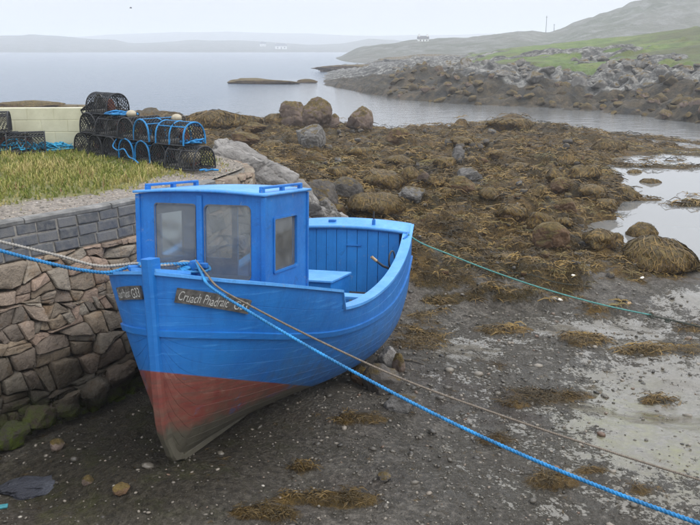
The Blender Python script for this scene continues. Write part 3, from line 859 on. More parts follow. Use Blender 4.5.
for poly in polys:
    s, z = np.mean([p[0] for p in poly]), np.mean([p[1] for p in poly])
    lim = BLK_B if s < SB else QZ - .03
    if z < feet.get(round(float(s), 1), -.1) - .25: continue
    poly = clip([np.array(p, float) for p in poly], np.array([0., 1.]), lim - .004)
    if len(poly) < 3: continue
    ctr = sum(poly) / len(poly); r = .5 * max(np.hypot(*(p - ctr)) for p in poly)
    if r < .018 or max(p[1] for p in poly) - min(p[1] for p in poly) < .03: continue
    poly = [p + (ctr - p) * (.0065 / max(np.hypot(*(p - ctr)), .03)) for p in poly]
    ctr = sum(poly) / len(poly)
    # subdivide and wobble the outline, round the corners
    ring = []
    for k in range(len(poly)):
        p, q = poly[k], poly[(k + 1) % len(poly)]
        L = np.hypot(*(q - p))
        if L < .025: continue
        ring.append(p + (q - p) * .07); 
        if L > .12: ring.append((p + q) / 2 + (ctr - (p + q) / 2) * random.uniform(-.03, .07))
        ring.append(p + (q - p) * .93)
    if len(ring) < 5: continue
    m = len(ring); R = max(np.hypot(*(p - ctr)) for p in ring)
    dep = random.uniform(-.02, .03) + .14 * r; tl = np.array([random.uniform(-.26, .26), random.uniform(-.26, .26)])
    prof = [(1.0, -.10), (1.0, -.022), (.965, .010), (.88, .022), (.50, .026)]
    V, F = [], []
    for q, dz in prof:
        for p in ring:
            w = ctr + (p - ctr) * q
            jit = random.uniform(-.0045, .0045) if dz > 0 else 0
            V.append(wp(w[0], w[1], dep * (1 if dz > -.05 else 0) + dz + jit + float((w - ctr) @ tl) * (1 if dz > -.05 else 0)))
    V.append(wp(ctr[0], ctr[1], dep + .028 + random.uniform(-.012, .012)))
    for a in range(len(prof) - 1):
        for k in range(m): F.append((a*m+k, a*m+(k+1) % m, (a+1)*m+(k+1) % m, (a+1)*m+k))
    t = (len(prof) - 1) * m
    for k in range(m): F.append((t + k, t + (k+1) % m, len(V) - 1))
    pyobj('stone', V, F, M_STONE, quay, True).data.set_sharp_from_angle(angle=math.radians(48))

# quay top: gravel and turf
edge = [wp(s, QZ - .02, -.09) for s in np.linspace(0, WL, 70)]
back = np.array([(-9.5, 4.7), (-16, 14)])
V, Gs = [], []
nb = 34
for k, p in enumerate(edge):
    s = k / 69
    bx = -9.0 + (-3.6 + 9.0) * s ** 3 - 8 * s * (1 - s) ; by = 5.6 + 13.6 * s
    for j in range(nb):
        t = (j / (nb - 1)) ** 1.6
        x, y = p.x + (bx - p.x) * t, p.y + (by - p.y) * t
        dist = math.hypot(x - p.x, y - p.y)
        z = QZ - .015 + .05 * min(dist / 1.5, 1) + .03 * float(fbm(np.array([x * 1.3]), np.array([y * 1.3]), 3, 131)[0]) * min(dist, 1)
        V.append((x, y, z))
        gr = np.clip((dist - .20 + .3 * float(fbm(np.array([x * .9]), np.array([y * .9]), 3, 133)[0])) * 1.6, 0, 1)
        px, py = to_px(x, y, z)
        gr *= 1 - .9 * math.exp(-(((px - 215) / 55) ** 2 + ((py - 176) / 14) ** 2)); gr *= 1 - .55 * math.exp(-(((px - 20) / 60) ** 2 + ((py - 203) / 8) ** 2))
        Gs.append(float(gr))
idx = np.arange(70 * nb).reshape(70, nb)
Q = np.stack([idx[:-1, :-1], idx[1:, :-1], idx[1:, 1:], idx[:-1, 1:]], -1).reshape(-1, 4)
QV, QG = np.array(V), np.array(Gs)
link_q = link('quay_top', npmesh('quay_top', QV, Q[:, ::-1], {'grass': QG}), M_QTOP, None, True)
tag(link_q, 'gravel and rough turf on top of the quay', 'ground', kind='structure')

# grass blades on the quay
bl = []
qs = Q[rng.integers(0, len(Q), 90000)]
w4 = rng.dirichlet((1, 1, 1, 1), len(qs))
gp = (QV[qs] * w4[..., None]).sum(1); gg = (QG[qs] * w4).sum(1)
area = np.linalg.norm(np.cross(QV[qs[:, 1]] - QV[qs[:, 0]], QV[qs[:, 3]] - QV[qs[:, 0]]), axis=1)
patch = fbm(gp[:, 0] * 1.1, gp[:, 1] * 1.1, 4, 141)
keep = (rng.random(len(gp)) < .62 * np.clip(area / np.percentile(area, 70), .1, 1) * (gg + patch * .5 - .12)) & (gp[:, 1] < 17)
gp, patch, gg = gp[keep], patch[keep], gg[keep]
n = len(gp)
tv = np.array([(-.006, 0, 0), (.006, 0, 0), (-.005, .012, .5), (.005, .012, .5), (-.003, .06, .85), (.003, .06, .85), (0, .13, 1.0)])
tv3 = np.concatenate([tv, tv @ np.array([[.3, .9, 0], [-.95, .3, 0], [0, 0, .8]]), tv @ np.array([[-.8, .5, 0], [-.5, -.85, 0], [0, 0, .9]]) + (.015, .01, 0)])
tf = np.array([(0, 1, 3), (0, 3, 2), (2, 3, 5), (2, 5, 4), (4, 5, 6)]); tf3 = np.concatenate([tf, tf + 7, tf + 14])
ht = (.045 + .12 * rng.random(n) ** 1.8 * np.clip(.75 + patch, .3, 1.4)) * np.clip(gg + .3, .3, 1)
an = rng.random(n) * 6.28; c, s_ = np.cos(an), np.sin(an)
MT = np.zeros((n, 3, 3)); wsc = .8 + .6 * rng.random(n)
MT[:, 0, 0] = c * wsc; MT[:, 0, 1] = -s_ * ht * 3; MT[:, 1, 0] = s_ * wsc; MT[:, 1, 1] = c * ht * 3; MT[:, 2, 2] = ht
rv = np.clip(.50 + patch * .6 + rng.normal(0, .24, n), 0, 1)
rv = np.where(rng.random(n) < .02, 1.0, rv * .86)
me = scatter_mesh('grass', tv3, tf3, gp - np.array([0, 0, .01]), MT, rv)
tag(link('grass', me, M_GRASS), 'rough tufted grass growing on the quay', 'grass', kind='stuff')

# loose gravel on the quay edge
qs = Q[rng.integers(0, len(Q), 30000)]; w4 = rng.dirichlet((1, 1, 1, 1), len(qs))
gp = (QV[qs] * w4[..., None]).sum(1); gg = (QG[qs] * w4).sum(1)
keep = (gg < .5) & (rng.random(len(gp)) < .6); gp = gp[keep]
t = (1 + 5 ** .5) / 2
ICO = np.array([(-1, t, 0), (1, t, 0), (-1, -t, 0), (1, -t, 0), (0, -1, t), (0, 1, t), (0, -1, -t), (0, 1, -t), (t, 0, -1), (t, 0, 1), (-t, 0, -1), (-t, 0, 1)]) / 1.9
ICOF = np.array([(0, 11, 5), (0, 5, 1), (0, 1, 7), (0, 7, 10), (0, 10, 11), (1, 5, 9), (5, 11, 4), (11, 10, 2), (10, 7, 6), (7, 1, 8), (3, 9, 4), (3, 4, 2), (3, 2, 6), (3, 6, 8), (3, 8, 9), (4, 9, 5), (2, 4, 11), (6, 2, 10), (8, 6, 7), (9, 8, 1)])
def stone_mats(n, size, flat=.55):
    q = rng.normal(size=(n, 4)); q /= np.linalg.norm(q, axis=1)[:, None]; w, x, y, z = q.T
    Rm = np.stack([1-2*(y*y+z*z), 2*(x*y-z*w), 2*(x*z+y*w), 2*(x*y+z*w), 1-2*(x*x+z*z), 2*(y*z-x*w), 2*(x*z-y*w), 2*(y*z+x*w), 1-2*(x*x+y*y)], -1).reshape(n, 3, 3)
    sc = np.stack([rng.uniform(.7, 1.3, n), rng.uniform(.7, 1.3, n), rng.uniform(.5, 1.0, n)], 1) * size[:, None]
    Mx = Rm * sc[:, None, :]
    Mx[:, 2, :] *= flat
    return Mx
M_GRAVEL = m_pebble(); M_GRAVEL.name = 'dry_gravel'
b_ = M_GRAVEL.node_tree.nodes
for nd in b_:
    if nd.type == 'BSDF_PRINCIPLED': nd.inputs['Roughness'].default_value = .9
    if nd.type == 'VALTORGB':
        for e in nd.color_ramp.elements: e.color = tuple(min(.6, x * 1.9 + .03) for x in e.color[:3]) + (1,)
me = scatter_mesh('gravel', ICO, ICOF, gp, stone_mats(len(gp), .006 + .014 * rng.random(len(gp)) ** 2), rng.random(len(gp)))
tag(link('gravel', me, M_GRAVEL), 'loose gravel along the edge of the quay', 'gravel', kind='stuff')

# cream block wall across the quay
cw = empty('block_wall', (0, 0, 0)); tag(cw, 'low cream painted block wall at the back of the quay', 'wall')
a = at(-60, 150, QZ + .03); e = at(92, 149, QZ + .03); d = (e - a); L = d.length; d.normalize(); nn = Vector((d.y, -d.x, 0))
rz = math.atan2(d.y, d.x); RM = Matrix.Rotation(rz, 3, 'Z')
topz = at_dist(40, 107.5, (a + d * (L * .66)).y).z
ch = .205; nrow = int(round((topz - QZ + .12) / ch))
for r_ in range(nrow):
    x = -.225 * (r_ % 2)
    while x < L:
        x0, x1 = max(x, 0) + .003, min(x + .45, L) - .003
        if x1 - x0 > .05:
            z = topz - (nrow - r_ - .5) * ch
            box('block', a + d * ((x0 + x1) / 2) + Vector((0, 0, z - a.z)), (x1 - x0, .2 + random.uniform(-.003, .003), ch - .006), M_CREAM, cw, RM, .006)
        x += .45
box('mortar_core', a + d * (L / 2) + Vector((0, 0, topz - nrow * ch / 2 - a.z)), (L - .01, .188, nrow * ch - .012), M_CREAM, cw, RM)

# ------------------------------------------------------------------ boulders
def rock_mesh(name, seed, sx, sy, sz, planes=9, sub=4, rough=.10, sq=.78, strata=0.0):
    r = random.Random(seed)
    bm = bmesh.new(); bmesh.ops.create_icosphere(bm, subdivisions=sub, radius=1)
    pl = []
    for _ in range(planes):
        n = Vector((r.gauss(0, 1), r.gauss(0, 1), r.gauss(0, .8))).normalized(); pl.append((n, r.uniform(sq - .14, sq + .10)))
    off = Vector((r.uniform(-50, 50), r.uniform(-50, 50), r.uniform(-50, 50)))
    sd_ = Vector((.25, .75, .6)).normalized(); sd2 = Vector((.9, -.3, .2)).normalized()
    for v in bm.verts:
        p = v.co.copy()
        for n, c in pl:
            k = p.dot(n)
            if k > c: p -= n * (k - c) * .93
        f = mnoise.fractal(p * 1.4 + off, 1.0, 2.1, 4) * rough + mnoise.fractal(p * 5 + off, .9, 2.1, 3) * rough * .28
        p += v.co.normalized() * f
        if strata:
            q = p.dot(sd_) * 3.2 + mnoise.noise(p * 1.1 + off) * .9; q -= math.floor(q)
            p += v.co.normalized() * strata * (q - .5 - (1.4 if q < .10 else 0) * .8)
            q = p.dot(sd2) * 1.7 + mnoise.noise(p * .8 - off) * .7; q -= math.floor(q)
            if q < .07: p -= v.co.normalized() * strata * .9
        v.co = Vector((p.x * sx, p.y * sy, p.z * sz))
    me = bpy.data.meshes.new(name); bm.to_mesh(me); bm.free()
    return me

def weed_drape(parent, me, n, ln, wd, seed, top=.0, mat=None):
    """ribbons of wrack hanging over a boulder, as one part"""
    r = np.random.default_rng(seed)
    nv = len(me.vertices); co = np.empty(nv * 3, np.float32); me.vertices.foreach_get('co', co); co = co.reshape(-1, 3)
    nm = np.empty(nv * 3, np.float32); me.vertices.foreach_get('normal', nm); nm = nm.reshape(-1, 3)
    zmax, zmin = co[:, 2].max(), co[:, 2].min()
    ok = np.where(co[:, 2] > zmin + (zmax - zmin) * (.35 + top))[0]
    Vs, Qs, R = [], [], []
    from mathutils.kdtree import KDTree
    kd = KDTree(nv)
    for i in range(nv): kd.insert(co[i], i)
    kd.balance()
    base = 0
    for _ in range(n):
        i = int(r.choice(ok)); p = co[i].copy(); N = nm[i]
        dirv = np.array([N[0], N[1], 0]) + r.normal(0, .22, 3) * (1, 1, 0)
        dirv /= np.linalg.norm(dirv) + 1e-6
        L = ln * r.uniform(.6, 1.4); k = 5; pts = []
        rv = r.uniform(.05, .62)
        for s in range(k):
            pts.append(p + N * (.006 + ln * .04 * r.random()))
            t = dirv - N * (dirv @ N); t[2] -= .35; t -= N * (t @ N); t /= np.linalg.norm(t) + 1e-6
            p = p + t * L / k
            _, ii, _ = kd.find(p); 
            if p[2] > zmin + .05: p = p * .25 + co[ii] * .75 if np.linalg.norm(co[ii] - p) < L else p
            N = nm[ii]
        pts = np.array(pts); T = np.gradient(pts, axis=0); T /= np.linalg.norm(T, axis=1)[:, None] + 1e-6
        side = np.cross(T, N); side /= np.linalg.norm(side, axis=1)[:, None] + 1e-6
        w = wd * r.uniform(.5, 1.3) * np.array([.5, 1, 1.1, .9, .25])[:, None]
        Vs += [pts - side * w, pts + side * w]
        for s in range(k - 1): Qs.append((base + s, base + k + s, base + k + s + 1, base + s + 1))
        R += [rv] * (2 * k); base += 2 * k
    m2 = npmesh('seaweed', np.concatenate(Vs), np.array(Qs), {'rnd': np.array(R)})
    o = link('seaweed', m2, mat or M_WEED, parent); o['kind'] = 'stuff'
    return o

ROCKN = [0]
def rock(px, pyb, w, h, mat, label, group=None, deep=1.0, rz=None, sub=4, planes=9, sq=.78, rough=.10, name='boulder', weed=0, cat='boulder', p=None, sink=.22):
    """boulder standing on the foreshore; w, h are its size in photo pixels"""
    ROCKN[0] += 1; sd = 500 + ROCKN[0]
    if p is None: p = on_ground(px, pyb)
    k = math.hypot(p.y, EYE - p.z) / FPX
    W, Hh = w * k * 1.08, h * k * 1.05
    if mat is M_RWEED and name == 'boulder': Hh *= .80; sink = .45; rough = .17; planes = max(planes, 9)
    me = rock_mesh(name, sd, W / 2 * 1.12, W / 2 * deep * 1.05, Hh * (1 + sink) / 2 * 1.12, planes, sub + (1 if W > .5 and mat is not M_RWEED else 0), rough, sq, 0.0 if mat is M_RWEED else .05)
    o = link(name, me, mat, None, True)
    o.location = (p.x, p.y + W * deep * .38, p.z + Hh * (1 - sink) / 2 * .9)
    o.rotation_euler = (0, 0, random.Random(sd).uniform(-.35, .35) if rz is None else rz)
    tag(o, label, cat, group)
    if weed and mat is M_RWEED: weed_drape(o, me, int(weed * 5), max(W * .20, .12), max(.006, min(.03, .0006 * p.y)), sd, .0 if mat is M_RWEED else .38)
    return o

G1 = 'boulders along the sea edge'
rock(293, 128, 30, 22, M_RPINK, 'broad pink granite boulder at the water edge, left of the tall one', G1, weed=60)
rock(318, 129, 27, 25, M_RPINK, 'tall weed-topped boulder at the water edge between two pink ones', G1, planes=7, weed=120)
rock(335, 129, 9, 12, M_RPINK, 'small pink boulder leaning against the tall weed-topped one', G1)
rock(358, 132, 25, 22, M_RPINK, 'squarish boulder with a weed cap standing alone at the water edge', G1, sq=.68, planes=7, weed=90)
rock(276, 124, 20, 10, M_RWEED, 'low weed-covered rock left of the pink granite boulder', G1, weed=80)
rock(215, 128, 74, 17, M_RWEED, 'long weed-covered rock mound behind the lobster creels', G1, deep=.5, weed=260)
rock(252, 132, 22, 8, M_RBROWN, 'small brown rock at the right end of the long weed mound', G1, weed=40)
rock(310, 147, 26, 21, M_RGREY, 'grey pointed boulder in front of the water-edge boulders', planes=12)
rock(399, 145, 22, 15, M_RBROWN, 'dark brown rounded boulder on the flats right of the squarish one', weed=60)
rock(270, 150, 24, 9, M_RWEED, 'weed-covered rock beyond the pale outcrop', weed=80)
rock(244, 145, 30, 10, M_RBROWN, 'brown ledge beyond the pale outcrop', weed=60, deep=.6)
# outcrop at the end of the quay
def placed_rock(loc, dims, rot, mat, label, seed, planes=10, sq=.72, rough=.08, weed=0, group=None, name='rock_outcrop', cat='rock', sub=5):
    me = rock_mesh(name, seed, *dims, planes, 6 if dims[0] > 1 else 5, rough, sq, .09)
    o = link(name, me, mat, None, True); o.location = loc; o.rotation_euler = rot
    tag(o, label, cat, group)
    if weed: weed_drape(o, me, weed, .35, .03, seed)
    return o
placed_rock((-1.75, 14.4, 1.55), (1.55, 1.0, .75), (.10, .52, .10), M_RSLAB, 'large pale sloping outcrop at the end of the quay', 901, 16, .66, .14)
placed_rock((-1.2, 15.2, .42), (1.25, 1.1, 1.2), (.05, .32, .1), M_RSLAB, 'lower pale slab of the outcrop sloping to the boat', 902, 14, .66, .13)
placed_rock((-3.6, 16.6, 1.0), (1.3, 1.5, 1.2), (0, .1, .5), M_RGREY, 'grey shoulder of the outcrop behind the creels', 903)
placed_rock((-1.92, 12.75, 1.85), (.60, .75, .55), (.1, .35, .2), M_RSLAB, 'pale worn rock breaking through the end of the quay', 915, 14, .62, .16)
placed_rock((-1.98, 12.0, 2.02), (.34, .42, .28), (.1, .25, -.3), M_RGREY, 'low grey rock at the quay edge behind the wheelhouse roof', 916, 14, .62, .16)
placed_rock((-2.75, 13.9, 1.75), (.75, .55, .55), (.2, .5, .6), M_RSLAB, 'pale angular rock at the top of the outcrop beside the creels', 911, 14, .60, .16)
placed_rock((-1.25, 13.75, 1.15), (.85, .5, .55), (.1, .6, -.15), M_RGREY, 'grey cracked slab on the near side of the outcrop', 912, 14, .62, .16)
placed_rock((-.75, 14.2, .85), (.6, .5, .5), (0, .5, .4), M_RSLAB, 'small pale rock at the foot of the outcrop', 913, 14, .62, .16)
placed_rock((-2.0, 15.4, 1.75), (.9, .5, .45), (.1, .35, .2), M_RGREY, 'dark grey ridge along the back of the outcrop', 914, 14, .6, .18)
rock(297, 171, 32, 18, M_RGREY, 'rounded lichened boulder on the right end of the outcrop', planes=6, p=Vector((-1.05, 16.2, .95)))
rock(320, 186, 24, 22, M_RGREY, 'grey boulder right of the rounded lichened one', p=Vector((-.55, 16.4, .62)))
rock(290, 205, 48, 40, M_RDARK, 'large dark boulder with a pale top behind the wheelhouse', planes=10, p=Vector((-1.02, 14.6, .22)))
rock(320, 214, 30, 30, M_RDARK, 'dark rounded boulder just behind the boat stern', planes=6)
rock(344, 202, 32, 22, M_RDARK, 'dark slab boulder between the outcrop and the grey flat-topped stone', planes=12, deep=.8)
rock(340, 178, 26, 12, M_RWEED, 'weed-covered mound above the dark slab boulder', weed=90)
rock(412, 203, 25, 14, M_RGREY, 'low grey flat-topped stone right of the dark slab boulder', planes=12)
rock(412, 184, 20, 17, M_RWEED, 'weed-hung boulder behind the low grey flat-topped stone', weed=110)
rock(423, 184, 11, 12, M_RPINK, 'small pinkish stone beside the weed-hung boulder')
rock(447, 168, 22, 10, M_RWEED, 'weedy mound left of the upright grey slab', weed=70)
rock(459, 164, 15, 17, M_RGREY, 'upright grey angular slab standing on the flats', planes=14, sq=.66, deep=.5)
rock(472, 188, 30, 17, M_RGREY, 'large grey block on the middle of the flats', planes=13, sq=.66)
rock(462, 193, 26, 13, M_RBROWN, 'brown boulder in front of the large grey block', planes=10)
rock(448, 203, 14, 11, M_RWEED, 'small pointed weed tuft rock left of the brown boulder', weed=60)
rock(492, 203, 20, 13, M_RWEED, 'dark weedy rock right of the large grey block', weed=90)
rock(514, 219, 29, 16, M_RWEED, 'rounded weed mound left of the dark weedy pair', weed=160)
rock(553, 250, 31, 23, M_RBROWN, 'orange-brown boulder with a weed cap, nearest the boat', planes=8, weed=160)
rock(543, 229, 25, 16, M_RWEED, 'dark weedy boulder just behind the orange-brown one', weed=130)
rock(566, 228, 20, 11, M_RWEED, 'low weedy rock right of the dark weedy boulder', weed=80)
rock(568, 214, 20, 13, M_RBROWN, 'reddish-brown rock on the flats behind the weedy pair', weed=60)
rock(566, 195, 22, 13, M_RBROWN, 'brown rock with weed fringe in the middle distance', weed=70)
rock(540, 196, 20, 12, M_RWEED, 'weedy hummock left of the fringed brown rock', weed=80)
rock(557, 182, 19, 12, M_RWEED, 'dark domed weed rock in the middle distance', weed=80)
rock(570, 168, 21, 12, M_RWEED, 'yellowish domed weed rock towards the channel', weed=80)
rock(588, 178, 28, 14, M_RWEED, 'broad weed rock beside the pool edge', weed=90)
rock(596, 196, 24, 11, M_RWEED, 'weedy rock at the pool edge, left of the spit end', weed=80)
rock(610, 210, 22, 10, M_RWEED, 'low weedy rock on the pool bank', weed=70)
rock(628, 202, 26, 13, M_RWEED, 'weed rock on the point jutting into the pool', weed=90)
rock(652, 186, 19, 8, M_RWEED, 'small weed rock standing in the pool', weed=70)
rock(636, 176, 14, 6, M_RWEED, 'tiny weed rock further out in the pool', weed=40)
rock(612, 152, 34, 13, M_RWEED, 'weed ridge at the far end of the pool', weed=120, deep=.6)
rock(511, 130, 46, 11, M_RWEED, 'weedy islet on the spit by the channel', weed=140, deep=.7)
rock(644, 241, 26, 18, M_RWEED, 'upright weed boulder behind the big weed mound', weed=150)
rock(637, 259, 22, 20, M_RWEED, 'dark weed boulder at the left foot of the big weed mound', weed=150)
rock(670, 273, 68, 36, M_RWEED, 'big weed-covered mound at the right edge beside the pool', weed=620, planes=7)
rock(604, 249, 32, 17, M_RWEED, 'weedy boulder at the near corner of the pool', weed=150)
rock(618, 247, 14, 13, M_RWEED, 'small weedy knob at the near corner of the pool', weed=70)
rock(505, 262, 30, 7, M_RWEED, 'flat weed mat rock right of the stern rope', weed=120)
rock(437, 186, 20, 9, M_RWEED, 'weedy low rock left of the large grey block', weed=60)
rock(380, 190, 40, 20, M_RWEED, 'weed bank hummock above the boat transom', weed=200, planes=6)
rock(372, 214, 52, 20, M_RWEED, 'yellow-brown weed mound directly behind the transom', weed=260, planes=6)
rock(400, 166, 26, 10, M_RWEED, 'weedy rise on the flats behind the hummock', weed=90)
rock(360, 158, 26, 10, M_RWEED, 'weed knoll below the squarish boulder', weed=90)
rock(520, 172, 22, 9, M_RWEED, 'weed knoll on the flats left of the domed rocks', weed=70)
rock(500, 158, 20, 8, M_RWEED, 'low weed knoll right of the upright grey slab', weed=60)
rock(462, 146, 22, 7, M_RWEED, 'distant low weed rock near the spit', weed=50)
sm = [rock_mesh('small_rock', 1500 + k, 1, .85, .7, 12, 2, .16, .66) for k in range(8)]
for m_ in sm: m_.polygons.foreach_set('use_smooth', np.ones(len(m_.polygons), bool))
SMR = {nm: [m_.copy() for m_ in sm] for nm in ('dark', 'brown', 'grey')}
for nm, mt in (('dark', M_RDARK), ('brown', M_RBROWN), ('grey', M_RGREY)):
    for m_ in SMR[nm]: m_.materials.append(mt)
r9 = random.Random(91); cnt = 0
while cnt < 150:
    px, py = r9.uniform(300, 640), 132 + 150 * r9.random() ** 1.2
    if py > 275 and px < 430: continue
    if px > 590 and py < 250: continue
    p = on_ground(px, py)
    if p.z < WATER + .05 or p.y < 13.2: continue
    k = math.hypot(p.y, EYE - p.z) / FPX; w = r9.choice((3, 4, 5, 6, 8, 10)) * k
    nm = r9.choice(('dark', 'dark', 'brown', 'grey'))
    o = bpy.data.objects.new('small_rock', r9.choice(SMR[nm])); COL.objects.link(o)
    o.location = p + Vector((0, 0, w * .12)); o.scale = (w * .6, w * .6, w * r9.uniform(.45, .7)); o.rotation_euler = (r9.uniform(-.3, .3), r9.uniform(-.3, .3), r9.uniform(0, 6.28))
    tag(o, 'small %s rock half sunk in the weed of the flats' % nm, 'rock', 'small %s rocks on the flats' % nm); cnt += 1
# stones by the hull and the wall
rock(388, 368, 17, 18, M_RSLAB, 'pale rounded stone wedged under the boat stern', rz=.3)
rock(399, 372, 12, 16, M_RPINK, 'tan stone beside the pale one under the stern')
rock(382, 395, 34, 24, M_RDARK, 'dark brown boulder propping the hull under the stern')
rock(362, 386, 20, 16, M_RBROWN, 'brown stone in the shade under the stern')
rock(402, 414, 30, 17, M_RGREY, 'flat grey stone lying on the mud beside the blue rope', planes=8, deep=.8)
rock(55, 452, 13, 9, M_RPINK, 'small tan stone at the foot of the wall', planes=10)
rock(87, 487, 10, 8, M_RPINK, 'small tan stone right of the dark slate')
rock(120, 497, 15, 9, M_RBROWN, 'brown stone on the mud in the left foreground')
rock(384, 483, 12, 7, M_RDARK, 'dark pebble stone on the mud in the foreground')
# dark slate lying in the corner
p = on_ground(38, 492)
me = rock_mesh('slate', 777, .52, .30, .06, 15, 5, .30, .58)
o = link('slate', me, m_rock('wet_slate', (.02, .02, .026), (.04, .042, .052), (.075, .08, .095), .05, 0, .25), None, True)
o.location = (p.x, p.y + .1, p.z + .02); o.rotation_euler = (.02, -.06, .25); tag(o, 'dark wet slate lying at the foot of the wall', 'slate')
# moss-green footing stones along the wall foot
for k in range(13):
    s = S0 + .35 + k * .36; 
    if s > S1 - .3: break
    z = feet.get(round(s, 1), 0); pz = z + .05 + .055 * max(0, k - 4)
    q = wp(s, pz, .13)
    me = rock_mesh('footing_stone', 820 + k, .22 + .03 * (k % 3), .17, .17, 12, 4, .16, .62)
    o = link('footing_stone', me, M_STONE, quay, True); o.location = q
    o.rotation_euler = (0, random.uniform(-.1, .1) - .12, math.atan2(wp(s + .1, 0).y - wp(s - .1, 0).y, wp(s + .1, 0).x - wp(s - .1, 0).x))

# far headland boulders (band of grey rocks above the weed)
r5 = random.Random(55)
hx = HV.reshape(-1, 3)
cand = []
for _ in range(4000):
    i = r5.randrange(40, nc - 120); j = r5.randrange(8, 62)
    cand.append((i, j))
placed = []
bases = [rock_mesh('headland_boulder', 1200 + k, 1, 1, .8, 13, 3, .14, .60) for k in range(9)]
for mme in bases: mme.polygons.foreach_set('use_smooth', np.ones(len(mme.polygons), bool))
bw = [m_.copy() for m_ in bases]; bg = bases
for m_ in bg: m_.materials.append(M_RHEAD)
for m_ in bw: m_.materials.clear(); m_.materials.append(M_RHEADW)
bp = [m_.copy() for m_ in bases]
for m_ in bp: m_.materials.clear(); m_.materials.append(M_RPINK)
for i, j in cand:
    if len(placed) >= 270: break
    x, y, z = HV[i, j]
    px, py = to_px(x, y, z)
    if z < WATER - .05: continue
    hi = HW[i, j] < .5
    sz = (r5.uniform(.3, .85) if hi else r5.uniform(.25, .6)) * (1.5 if r5.random() < .2 else 1)
    if HG[i, j] > .5 and r5.random() < .93: continue
    if any((x - a) ** 2 + (y - b) ** 2 < ((sz + c) * .7) ** 2 for a, b, c in placed): continue
    placed.append((x, y, sz))
    k = r5.random()
    me = r5.choice(bg if hi else (bw if k < .6 else bp))
    o = bpy.data.objects.new('headland_boulder', me); COL.objects.link(o)
    o.location = (x, y, z + sz * .08); o.scale = (sz * r5.uniform(.8, 1.6), sz * r5.uniform(.7, 1.1), sz * r5.uniform(.6, 1.0)); o.rotation_euler = (r5.uniform(-.3, .3), r5.uniform(-.3, .3), r5.uniform(0, 6.28))
    if hi: tag(o, 'grey lichened boulder in the pale rock band of the far headland', 'boulder', 'grey boulders of the far headland')
    elif k < .6: tag(o, 'weedy brown boulder low on the far headland shore', 'boulder', 'weedy boulders of the far headland')
    else: tag(o, 'pinkish boulder low on the far headland shore', 'boulder', 'pinkish boulders of the far headland')
# skerries out in the bay
for px, py, w, h, lab in [(262, 84, 62, 5, 'long low skerry in the bay, left of the headland tip'), (306, 83, 18, 3.5, 'small skerry between the long one and the headland'), (28, 110, 60, 8, 'dark weedy skerry showing over the cream wall'), (80, 110, 70, 5, 'low flat skerry over the right end of the cream wall')]:
    p = at(px, py, WATER)
    rock(px, py, w, h, M_RWEED, lab, 'skerries in the bay', deep=.25, p=p, name='skerry', cat='skerry', rough=.2, planes=5)
p = at(372, 72.5, WATER)
rock(372, 73, 96, 7, M_RPINK, 'pale rocky point beyond the headland tip', None, deep=.3, p=p, name='rocky_point', cat='rock', rough=.2, planes=6)
p = at(430, 67, WATER)
rock(430, 67, 90, 11, M_RHEAD, 'grey rocky point behind the pale one', None, deep=.3, p=p, name='rocky_point', cat='rock', rough=.2, planes=6)

# ------------------------------------------------------------------ the boat (local x = port, y = aft, z = up)
BS_ = .93
hd, trm, hel = math.radians(17.4), math.radians(6.5), math.radians(-1.4)
Uv = Vector((math.sin(hd) * math.cos(trm), math.cos(hd) * math.cos(trm), -math.sin(trm)))
Vv = Vector((math.cos(hd), -math.sin(hd), 0)); Wv = Vv.cross(Uv)
Vv, Wv = Vv * math.cos(hel) - Wv * math.sin(hel), Wv * math.cos(hel) + Vv * math.sin(hel)
BO = Vector((0, 0, EYE)) + BS_ * (Vector((-1.747, 7.542, 0)) - Vector((0, 0, EYE)))
BM = Matrix(((Vv.x, Uv.x, Wv.x, BO.x), (Vv.y, Uv.y, Wv.y, BO.y), (Vv.z, Uv.z, Wv.z, BO.z), (0, 0, 0, 1))) @ Matrix.Scale(BS_, 4)
boat = empty('fishing_boat'); boat.matrix_world = BM
tag(boat, 'blue wooden fishing boat with wheelhouse aground beside the quay', 'fishing boat')
def bw_(v, u, w): return BM @ Vector((v, u, w))

US = [-.40, -.30, -.1, .2, .6, 1.2, 2.0, 3.0, 4.0, 5.0, 6.0]
BSK = [.04, .30, .60, .84, 1.01, 1.14, 1.22, 1.25, 1.23, 1.15, 1.00]
GSK = [1.94, 1.91, 1.86, 1.80, 1.72, 1.60, 1.42, 1.30, 1.36, 1.57, 1.88]
KSK = [1.75, .75, .13, 0, 0, 0, 0, 0, 0, 0, 0]
ESK = [1.0, 1.05, 1.1, 1.18, 1.26, 1.40, 1.75, 2.5, 3.1, 3.3, 3.2]
GLK = ([-.40, .6, 1.2, 1.75, 2.4, 3.0, 4.0, 5.0, 6.0], [1.72, 1.50, 1.38, 1.29, 1.25, 1.26, 1.36, 1.57, 1.88])
GFK = ([-.40, -.1, .2, .6, 1.2, 1.8], [1.94, 1.86, 1.80, 1.72, 1.60, 1.48])
RBK = ([-.42, .1, .8, 1.8, 2.8, 3.9, 5.0, 6.0], [1.39, 1.31, 1.17, 1.01, .96, .98, 1.14, 1.38])
_TAB = {}
def f_(K, u):
    """table look-up of a smooth curve (fast scalar version of smooth)"""
    t = _TAB.get(id(K[1]))
    if t is None:
        x0, x1 = K[0][0], K[0][-1]
        t = _TAB[id(K[1])] = (x0, 1199 / (x1 - x0), smooth(K[0], K[1], np.linspace(x0, x1, 1200)).tolist())
    a = min(max((u - t[0]) * t[1], 0.0), 1198.999); i = int(a); a -= i
    return t[2][i] * (1 - a) + t[2][i + 1] * a
def kz(u): return max(0.0, f_((US, KSK), u))
